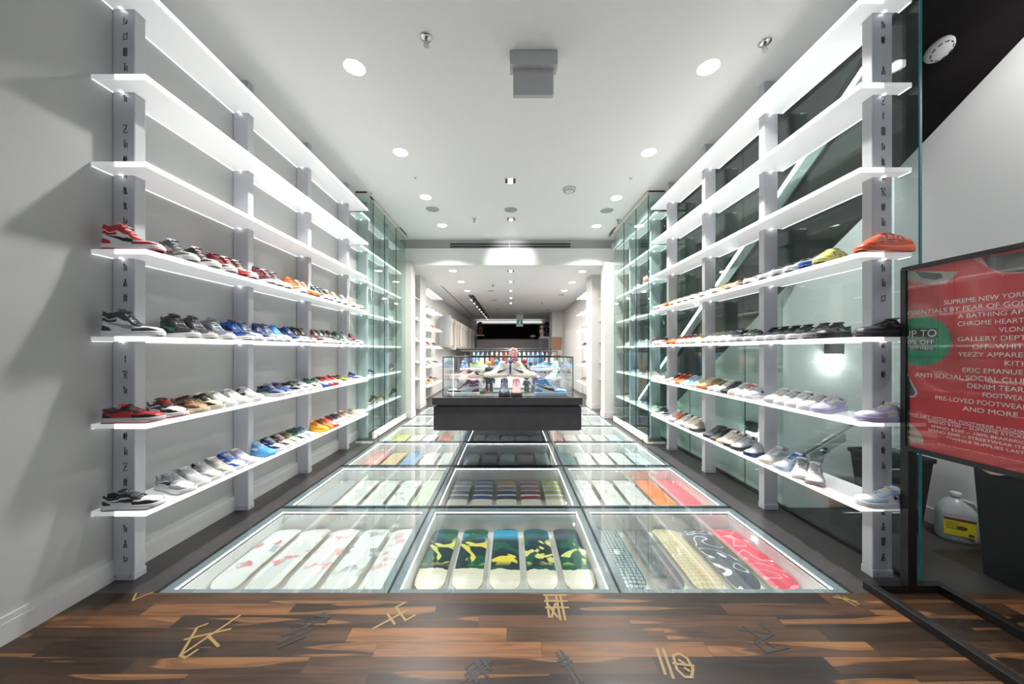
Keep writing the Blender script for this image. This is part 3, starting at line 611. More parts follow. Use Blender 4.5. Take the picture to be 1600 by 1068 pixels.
# ------------------------------------------------------------------ sliding glass doors
def door_set(s):
    nm = 'left' if s < 0 else 'right'
    xp = -2.13 if s < 0 else 2.06; xw = -2.29 if s < 0 else 2.30
    y0 = 5.33 if s < 0 else 5.06; yp = 5.08 if s < 0 else 5.05
    top = 3.70
    e = .005
    def pane(label, xa, xb, ya, yb, zb, rail=True, off=0):
        t = thing('glass_door', label, 'glass door', ((xa + xb) / 2, (ya + yb) / 2, 0), 'sliding glass doors')
        MB().box(xa, xb, ya, yb, zb, top).build('glass_pane', door_m, t)
        if rail:
            MB().box(xa - .012, xb + .012, ya, yb, .012, zb).build('bottom_rail', mat('door_rail', (.74, .73, .66), .4), t, bevel=.003)
            MB().box(xa - .012, xb + .012, ya, yb, top - .005, top + .05).build('top_rail', mat('door_rail', (.7, .7, .7), .4), t)
        g = MB(); zt = top
        if yb - ya > .1: g.box(xa - .001, xb + .001, ya - .003, ya + .004, zb, zt); g.build('dark_edge', dedge_m, t)
        else:
            xe = (xb if s < 0 else xa); g.box(xe - .002, xe + .002, ya - .001, yb + .001, zb, zt); g.build('dark_edge', dedge_m, t)
        return t
    pane('narrow folded glass panel at the near end of the %s glass doors' % nm, min(xw, xp - s * 0.0 + s * .0 + (.07 if s < 0 else 0)), max(xw, xp + (.07 if s < 0 else 0)), yp, yp + .01, .045)
    ys = [y0, y0 + .49, y0 + 1.08, y0 + 1.66]
    for k in range(3):
        pane('tall clear sliding glass door, %s of the three along the %s side' % (ordn[k], nm), xp - e, xp + e, ys[k], min(ys[k + 1] - .006, 7.04), .125 if k < 2 else .11)
    t = thing('door_track', 'black ceiling track and white header above the %s glass doors' % nm, 'track', (xp, 6.1, ZC))
    a = MB().box(xp - .008, xp + .008, yp, 7.05, ZC - .018, ZC - .001)
    a.box(min(xp, xw), max(xp, xw), yp - .01, yp + .006, ZC - .018, ZC - .001); a.build('track', black_m, t)
    MB().box(xp - .02 + s * .05, xp + .02 + s * .05, y0 + .05, 7.0, 3.42, 3.56).build('header', white_m, t)
    b = MB()
    for yy in (6.55,): b.box(xp - s * .03 - .012, xp - s * .03 + .012, yy, yy + .4, ZC - .004, ZC - .001)
    b.build('vent_slot', black_m, t)
    t = thing('floor_bolt', 'small dark floor bolt in front of the %s glass doors' % nm, 'door bolt', (xp - s * .03, y0 + .12, 0), 'floor bolts')
    MB().tube([(xp - s * .035, y0 + .12, 0), (xp - s * .035, y0 + .12, .055)], .006).build('bolt', blackp_m, t)
door_set(-1); door_set(1)
# partition glass on the right
t = thing('glass_partition', 'tall green-edged glass partition behind the right shelves', 'glass panel', (XG, 4.5, 0))
ypan = [2.02, 3.55, 5.1, 7.05]
for a, b in zip(ypan, ypan[1:]): MB().box(XG - .006, XG + .006, a + .002, b - .002, .02, 3.95).build('glass_pane', part_m, t)
MB().box(XG - .0065, XG + .0065, 2.014, 2.021, .02, 3.95).build('green_edge', gedge_m, t)
MB().box(XG - .02, XG + .02, 2.02, 7.05, 0, .022).build('floor_channel', black_m, t)
MB().box(XG - .012, 2.50, 2.0, 7.3, 3.951, 3.98).build('ceiling_edge', blackp_m, t)
# LED strip on the staircase side
t = thing('stair_light_strip', 'bright diagonal light strip running down the staircase behind the glass', 'light strip', (2.50, 4.2, 2.2))
def zl(Y): return 3.41 - .70 * (Y - 2.37)
def band(mb, ya, yb, dz0, dz1, xa, xb): mb.prism([(ya, zl(ya) + dz0), (yb, zl(yb) + dz0), (yb, zl(yb) + dz1), (ya, zl(ya) + dz1)], xa, xb, 'x')
m_ = MB(); band(m_, 2.36, 6.6, -.024, .024, 2.492, 2.50); m_.build('lit_strip', mat('stair_led', (1, 1, 1), .5, 0, 5, (.92, .97, 1)), t)
m_ = MB(); band(m_, 2.36, 6.6, -.16, -.035, 2.497, 2.51); m_.build('aluminium_profile', mat('profile_grey', (.35, .37, .38), .35, .3), t)
m_ = MB(); band(m_, 2.36, 6.6, .10, .12, 2.497, 2.51); m_.build('upper_edge', black_m, t)
# wall lamps, rail and closet door handle beyond the glass
for i, (px, py, X, Y) in enumerate([(1301, 545, None, 3.02), (1177, 667, 2.485, None)]):
    if Y: X = (px - CX) * Y / F
    else: Y = F * X / (px - CX)
    z = H - (py - CY) * Y / F
    t = thing('wall_lamp', ('dark square wall lamp beyond the glass, the upper right one', 'dark square wall lamp beyond the glass, the lower left one')[i], 'wall lamp', (X, Y, z), 'stair wall lamps')
    h = .055
    if i == 0: MB().box(X - h, X + h, Y - .05, Y + .02, z - h * .8, z + h).build('shade', mat('lamp_shade_grey', (.05, .055, .055), .5), t); MB().box(X - h * .8, X + h * .8, Y - .04, Y + .01, z - h * .9, z - h * .8).build('bulb', emit_m, t)
    else: MB().box(X - .04, X + .005, Y - h, Y + h, z - h * .8, z + h).build('shade', mat('lamp_shade_grey', (.05, .055, .055), .5), t); MB().box(X - .035, X, Y - h * .8, Y + h * .8, z - h * .9, z - h * .8).build('bulb', emit_m, t)
for o in list(bpy.data.objects):
    if o.name.startswith('wall_lamp'):
        l_ = bpy.data.lights.new('lamp_glow_light', 'POINT'); l_.energy = 2; l_.shadow_soft_size = .04
        q_ = bpy.data.objects.new('lamp_glow_light', l_); COL.objects.link(q_); q_.parent = o; q_.location = (-.02 if 'left' in o['label'] else 0, -.03, -.10)
def facing(px, py, Y=3.0): return ((px - CX) * Y / F, Y, H - (py - CY) * Y / F)
t = thing('handrail', 'grey diagonal handrail on the pale wall beyond the glass', 'handrail', facing(1285, 690))
MB().tube([facing(1335, 660, 2.96), facing(1240, 717, 2.96)], .018, 12).build('rail', mat('rail_grey', (.38, .42, .41), .35, .4), t, True)
MB().tube([facing(1250, 714, 2.97), facing(1250, 712, 3.05)], .012, 8).build('bracket', blackp_m, t)
t = thing('closet_handle', 'small silver lever handle on the pale closet wall beyond the glass', 'handle', facing(1290, 707, 3.03))  # lever handle of the closet under the stair
a = facing(1293, 705, 3.0); MB().tube([(a[0], 3.04, a[2]), (a[0], 2.99, a[2]), (a[0] - .09, 2.985, a[2] + .015)], .008, 8).build('lever', chrome_m, t, True)
MB().tube([(a[0], 3.04, a[2]), (a[0], 3.025, a[2])], .028, 16).build('rose', chrome_m, t)

# ------------------------------------------------------------------ sneakers
def interp(keys, u):
    if u <= keys[0][0]: return keys[0][1]
    for (a, p), (b, q) in zip(keys, keys[1:]):
        if u <= b:
            t = (u - a) / (b - a); t = t * t * (3 - 2 * t); return p + (q - p) * t
    return keys[-1][1]
STY = {
 'low': dict(L=.295, zr=[(0, .080), (.06, .086), (.2, .067), (.30, .074), (.36, .094), (.46, .088), (.6, .072), (.7, .062), (.85, .059), (.95, .052), (1, .038)], zb=.027, op=.34, ss=1, sole='cup'),
 'high': dict(L=.298, zr=[(0, .134), (.06, .146), (.16, .134), (.26, .140), (.34, .150), (.44, .118), (.6, .077), (.7, .064), (.85, .060), (.95, .052), (1, .038)], zb=.027, op=.32, ss=.62, sole='cup'),
 'run': dict(L=.30, zr=[(0, .092), (.05, .098), (.2, .074), (.30, .080), (.36, .098), (.46, .090), (.6, .073), (.72, .059), (.86, .050), (.95, .042), (1, .032)], zb=.030, op=.33, ss=1, sole='run'),
 'foam': dict(L=.31, zr=[(0, .070), (.08, .080), (.2, .092), (.35, .105), (.5, .112), (.62, .104), (.75, .082), (.88, .060), (.96, .045), (1, .032)], zb=.024, op=.0, ss=1, sole='run')}
WB = [(0, .0), (.008, .014), (.03, .026), (.08, .034), (.16, .037), (.35, .036), (.5, .040), (.7, .0475), (.83, .0475), (.92, .042), (.97, .031), (.992, .016), (1, .0)]
def wr_(u, st):
    if st == 'foam': return 0
    return interp([(0, 0), (.008, .010), (.03, .019), (.08, .027), (.16, .031), (.26, .031), (.34, .024), (.4, .0165), (.6, .0125), (.645, .008), (.68, 0)], u)
def S(st, u, s, side, off=0):
    D = STY[st]
    def base(u, s):
        w = interp(WB, u); wr = min(wr_(u, st), w * .95); zr = interp(D['zr'], u); zb = D['zb'] + (.007 * max(0, (u - .8) / .2) ** 2)
        zb = min(zb, zr - .004)
        a = s * math.pi / 2
        y = wr + (w - wr) * max(0, math.cos(a)) ** .75; z = zb + (zr - zb) * math.sin(a) ** 1.05 if s > 0 else zb
        if wr > 0 and u < .36: y = wr + (w - wr) * (1 - s ** 1.4); z = zb + (zr - zb) * s
        elif wr > 0 and u < .5:
            k = (u - .36) / .14; y = (wr + (w - wr) * (1 - s ** 1.4)) * (1 - k) + y * k; z = (zb + (zr - zb) * s) * (1 - k) + z * k
        return Vector(((u - .5) * D['L'], y * side, z))
    p = base(u, s)
    if off:
        du = base(min(1, u + .01), s) - base(max(0, u - .01), s); ds = base(u, min(1, s + .02)) - base(u, max(0, s - .02))
        n = du.cross(ds); 
        if n.length > 1e-9:
            n.normalize()
            if n.y * side < 0 or (abs(n.y) < .2 and n.z < 0): n = -n
            p = p + n * off
    return p
def uu(t): return .5 - .5 * math.cos(math.pi * t)
def strip(mb, st, side, lo, hi, n, m, off=.0016, mi=0):
    """patch between two curves lo(t)->(u,s), hi(t)->(u,s), raised off the upper."""
    def fn(a, b):
        p, q = lo(a), hi(a); u = p[0] + (q[0] - p[0]) * b; s = p[1] + (q[1] - p[1]) * b
        e = min(1, min(b, 1 - b) * m * 1.0) if m > 1 else 1
        return S(st, max(0, min(1, u)), max(0, min(1, s)), side, off * (.35 + .65 * min(1, e)))
    mb.grid(fn, n, m, mi)
def path(pts):
    def f(t):
        x = t * (len(pts) - 1); i = min(int(x), len(pts) - 2); k = x - i
        p0, p1, p2, p3 = pts[max(i - 1, 0)], pts[i], pts[i + 1], pts[min(i + 2, len(pts) - 1)]
        return tuple(.5 * (2 * p1[j] + (p2[j] - p0[j]) * k + (2 * p0[j] - 5 * p1[j] + 4 * p2[j] - p3[j]) * k * k + (3 * p1[j] - p0[j] - 3 * p2[j] + p3[j]) * k ** 3) for j in (0, 1))
    return f
def shoe_parts(st, detail=1):
    D = STY[st]; L = D['L']; ss = D['ss']; P = {}; NU = 34 if detail else 18; NS = 7 if detail else 4
    up = MB()
    for side in (-1, 1): up.grid(lambda a, b: S(st, uu(a), b, side), NU, NS, flip=side > 0)
    P['upper'] = (up, 0)
    so = MB(); run = D['sole'] == 'run'
    def sole(a, b):
        u = uu(a); w = interp(WB, u); t = b * 2 * math.pi
        return None
    rings = []
    prof = [(0, .0), (.004, .0015), (.0055, .008), (.0045, .018), (.003, .0)] 
    def ring(extra, zf):
        out = []
        for side in (1, -1):
            rng = range(0, NU + 1) if side > 0 else range(NU - 1, 0, -1)
            for i in rng:
                u = uu(i / NU); w = interp(WB, u); x = (u - .5) * L
                ex = extra * (1.0 if 0 < i < NU else 0)
                x2 = x + (extra if i == NU else (-extra if i == 0 else extra * (u - .5) * 1.4))
                out.append((x2, side * (w + ex), zf(u)))
        return out
    spring = lambda u: .009 * max(0, (u - .78) / .22) ** 2 + (.003 * max(0, (.1 - u) / .1) if run else 0)
    def ztop(u):
        b = D['zb'] + .005 + .004 * max(0, (u - .8) / .2) ** 2
        return b + (.010 * max(0, (.5 - u) / .5) if run else 0)
    levels = [(-.002, lambda u: spring(u)), (.0035, lambda u: spring(u) + .002), (.005, lambda u: spring(u) * .8 + .010), (.0045, lambda u: ztop(u) - .004), (.002, lambda u: ztop(u)), (-.002, lambda u: ztop(u))]
    n = 2 * NU
    vs, fs = [], []
    for e, zf in levels: vs += ring(e, zf)
    for k in range(len(levels) - 1):
        for i in range(n): fs.append((k * n + i, k * n + (i + 1) % n, (k + 1) * n + (i + 1) % n, (k + 1) * n + i))
    so.add(vs, fs); P['sole'] = (so, 3)
    ou = MB(); vs, fs = [], []
    for e, zf in ((-.004, lambda u: spring(u) - .0), (.0042, lambda u: spring(u) + .0005), (.0052, lambda u: spring(u) + .006), (.0, lambda u: spring(u) + .006)): vs += ring(e, zf)
    for k in range(3):
        for i in range(n): fs.append((k * n + i, k * n + (i + 1) % n, (k + 1) * n + (i + 1) % n, (k + 1) * n + i))
    fs.append(tuple(range(n))); ou.add(vs, fs); P['outsole'] = (ou, 6)
    if st == 'foam':
        h = MB()
        for side in (-1, 1):
            for (u0, s0, r) in ((.30, .45, .020), (.52, .40, .024), (.72, .42, .016), (.42, .78, .014), (.6, .78, .014)):
                pts = [(u0 + r / .3 * math.cos(t), s0 + r / .085 * math.sin(t)) for t in (2 * math.pi * k / 12 for k in range(12))]
                h.add([S(st, a, min(.98, max(.05, b)), side, .0012) for a, b in pts], [tuple(range(12))])
        P['vent_holes'] = (h, 5)
        rib = MB()
        for side in (-1, 1):
            for k in range(3):
                strip(rib, st, side, path([(.05, .12 + .1 * k), (.5, .08 + .12 * k), (.95, .1 + .1 * k)]), path([(.05, .17 + .1 * k), (.5, .13 + .12 * k), (.95, .15 + .1 * k)]), 14, 2, .003)
        P['ribs'] = (rib, 1)
        return P
    ov = MB()
    for side in (-1, 1):
        # toe guard
        strip(ov, st, side, path([(.60, .0), (.8, 0), (1, 0)]), path([(.56, .26 * ss + .05), (.70, .42), (.80, .56), (.90, .50), (1.0, .45)]), 16, 4)
        # heel
        strip(ov, st, side, path([(.0, 0), (.24, 0)]), path([(.0, .50 * ss), (.10, .48 * ss), (.19, .36 * ss)]), 10, 4)
        # eyestay
        strip(ov, st, side, path([(.30, .72), (.36, .62), (.50, .56), (.60, .50), (.70, .60)]), path([(.30, .99), (.38, .99), (.50, .99), (.60, .99), (.69, .99)]), 16, 3, .0022)
        if st == 'run': strip(ov, st, side, path([(.22, .02), (.5, .02), (.62, .02)]), path([(.22, .16), (.5, .22), (.62, .22)]), 12, 2)
    P['overlays'] = (ov, 1)
    co = MB()
    for side in (-1, 1):
        strip(co, st, side, path([(0, .78), (.10, .76), (.2, .74 if st == 'low' else .66), (.31, .74)]), path([(0, 1), (.1, 1), (.2, 1), (.31, 1)]), 12, 3, .0028)
        if st == 'high': strip(co, st, side, path([(0, .52), (.1, .54), (.2, .50), (.30, .50)]), path([(0, .66), (.1, .70), (.2, .62), (.30, .66)]), 12, 3, .002)
    P['collar'] = (co, 4)
    sw = MB()
    if st == 'run':
        for side in (-1, 1):
            strip(sw, st, side, path([(.52, .30), (.40, .34), (.26, .46), (.10, .60)]), path([(.50, .46), (.40, .50), (.26, .56), (.10, .62)]), 14, 2, .0024)
    else:
        k = .82 if st == 'high' else 1
        for side in (-1, 1):
            strip(sw, st, side, path([(.555, .62 * k), (.60, .44 * k), (.55, .24 * k), (.44, .22 * k), (.28, .40 * k), (.09, .66 * k)]),
                  path([(.550, .62 * k), (.545, .52 * k), (.50, .47 * k), (.42, .45 * k), (.28, .52 * k), (.09, .67 * k)]), 18, 2, .0026)
    P['tick_mark'] = (sw, 2)
    li = MB()
    D_ = D
    def lin(a, b):
        u = .012 + a * (.345 - .012); sd = -1 if b < .5 else 1; k = abs(b - .5) * 2
        top = S(st, u, 1, sd); zf = D['zb'] + .012
        kk = k ** .35
        return Vector((top.x + .006 * (1 - kk) * (1 if u < .15 else -1), top.y * (k ** .5) * .97, zf + (top.z - zf) * k ** 3 if k < 1 else top.z))
    li.grid(lin, 12, 10, flip=False); P['lining'] = (li, 5)
    tg = MB()
    def ton(a, b):
        u = .315 + a * .36; w = max(.003, wr_(u, st) * 1.15); z = interp(D['zr'], max(u, .36 if a < .15 else u))
        lift = .014 * (1 - a / .22) if a < .22 else 0
        yy = (b * 2 - 1) * w
        return Vector(((u - .5) * L - lift * .5, yy, z + .002 + lift - (b * 2 - 1) ** 2 * .006 - (.003 if a > .9 else 0)))
    tg.grid(ton, 12, 6); P['tongue'] = (tg, 7)
    la = MB(); nl = 6
    for i in range(nl):
        u = .385 + i * .042; z = interp(D['zr'], u) + .0045; w = wr_(u, st) + .008; x = (u - .5) * L
        sg = 1 if i % 2 else -1
        la.tube([(x - .003, -w, z - .005), (x, -w * .5, z), (x + .002 * sg, 0, z + .001), (x, w * .5, z), (x - .003, w, z - .005)], .0026, 5)
    if detail:
        z = interp(D['zr'], .385) + .008; x = (.385 - .5) * L
        for sg in (-1, 1): la.tube([(x, 0, z), (x + .006, sg * .012, z + .004), (x + .016, sg * .020, z - .002), (x + .010, sg * .010, z - .002), (x, 0, z)], .0022, 5)
    P['laces'] = (la, 8)
    return P
SHOE = {}
for st in STY:
    pr = shoe_parts(st); ms = {}
    for nm, (mb, slot) in pr.items():
        me = mb.mesh(st + '_' + nm, True, fixn=(nm in ('laces',))); me.materials.append(None); ms[nm] = (me, slot)
    pr2 = shoe_parts(st, 0); j = MB()
    for nm, (mb, slot) in pr2.items():
        if nm in ('collar',) : pass
        j.add(mb.v, mb.f, slot)
    jm_ = j.mesh(st + '_small', True, fixn=False)
    for k in range(9): jm_.materials.append(None)
    SHOE[st] = (ms, jm_)
PAL = {'white': (.80, .80, .80), 'offwhite': (.72, .70, .64), 'cream': (.72, .64, .48), 'black': (.014, .014, .016), 'charcoal': (.05, .05, .055), 'grey': (.32, .33, .34), 'lightgrey': (.55, .56, .57), 'darkgrey': (.12, .12, .13),
 'red': (.50, .02, .025), 'darkred': (.20, .02, .03), 'maroon': (.16, .03, .04), 'brown': (.13, .06, .035), 'tan': (.42, .26, .13), 'mocha': (.22, .15, .12), 'beige': (.60, .48, .34), 'orange': (.80, .20, .03), 'coral': (.85, .14, .06), 'yellow': (.85, .50, .03), 'lime': (.62, .66, .20),
 'green': (.02, .20, .09), 'darkgreen': (.02, .09, .06), 'olive': (.14, .15, .07), 'mint': (.45, .70, .55), 'teal': (.08, .38, .40), 'navy': (.018, .035, .13), 'blue': (.03, .10, .42), 'skyblue': (.10, .36, .70), 'paleblue': (.42, .55, .72), 'lavender': (.52, .50, .74), 'purple': (.14, .08, .3), 'pink': (.80, .36, .38), 'palepink': (.75, .55, .52), 'silver': (.45, .47, .50), 'gum': (.38, .15, .05), 'slate': (.14, .18, .27)}
WORD = {'offwhite': 'off-white', 'lightgrey': 'light grey', 'darkgrey': 'dark grey', 'darkred': 'dark red', 'darkgreen': 'dark green', 'skyblue': 'sky blue', 'paleblue': 'pale blue', 'palepink': 'pale pink', 'coral': 'orange-red'}
def cm(c, glossy=True): return mat('leather_' + c, PAL[c], .38 if glossy else .6, metal=0)
SHW = {'low': 'low-top sneaker', 'high': 'high-top sneaker', 'run': 'running shoe', 'foam': 'foam clog'}
def sneaker(st, sch, loc, ang, label, group, small=False, name=None, scale=1.05):
    """sch: base, overlay, tick, sole, lining, lace, outsole"""
    sch = list(sch); base, ov, tk, so = sch[:4]; ln = sch[4] if len(sch) > 4 else 'darkgrey'; lc = sch[5] if len(sch) > 5 else ov; out = sch[6] if len(sch) > 6 else so
    cols = [base, ov, tk, so, ov, ln, out, base if base != 'white' else ov, lc]
    ms, jm = SHOE[st]
    nm = name or {'low': 'low_top_sneaker', 'high': 'high_top_sneaker', 'run': 'running_shoe', 'foam': 'foam_clog'}[st]
    if small:
        o = bpy.data.objects.new(nm, jm); COL.objects.link(o)
        for k in range(9): o.material_slots[k].link = 'OBJECT'; o.material_slots[k].material = cm(cols[k])
    else:
        o = bpy.data.objects.new(nm, None); COL.objects.link(o); o.empty_display_size = .05
        for pn, (me, slot) in ms.items():
            c = bpy.data.objects.new(pn, me); COL.objects.link(c); c.parent = o
            c.material_slots[0].link = 'OBJECT'; c.material_slots[0].material = cm(cols[slot])
    o.location = loc; o.rotation_euler = (0, 0, ang); o.scale = (scale,) * 3
    return tag(o, label, 'sneaker' if st != 'foam' else 'clog', group)
def desc(st, sch):
    a, b = WORD.get(sch[0], sch[0]), WORD.get(sch[1], sch[1])
    return ('all-%s %s' % (a, SHW[st])) if a == b else ('%s and %s %s' % (a, b, SHW[st]))
W_, B_ = 'white', 'black'
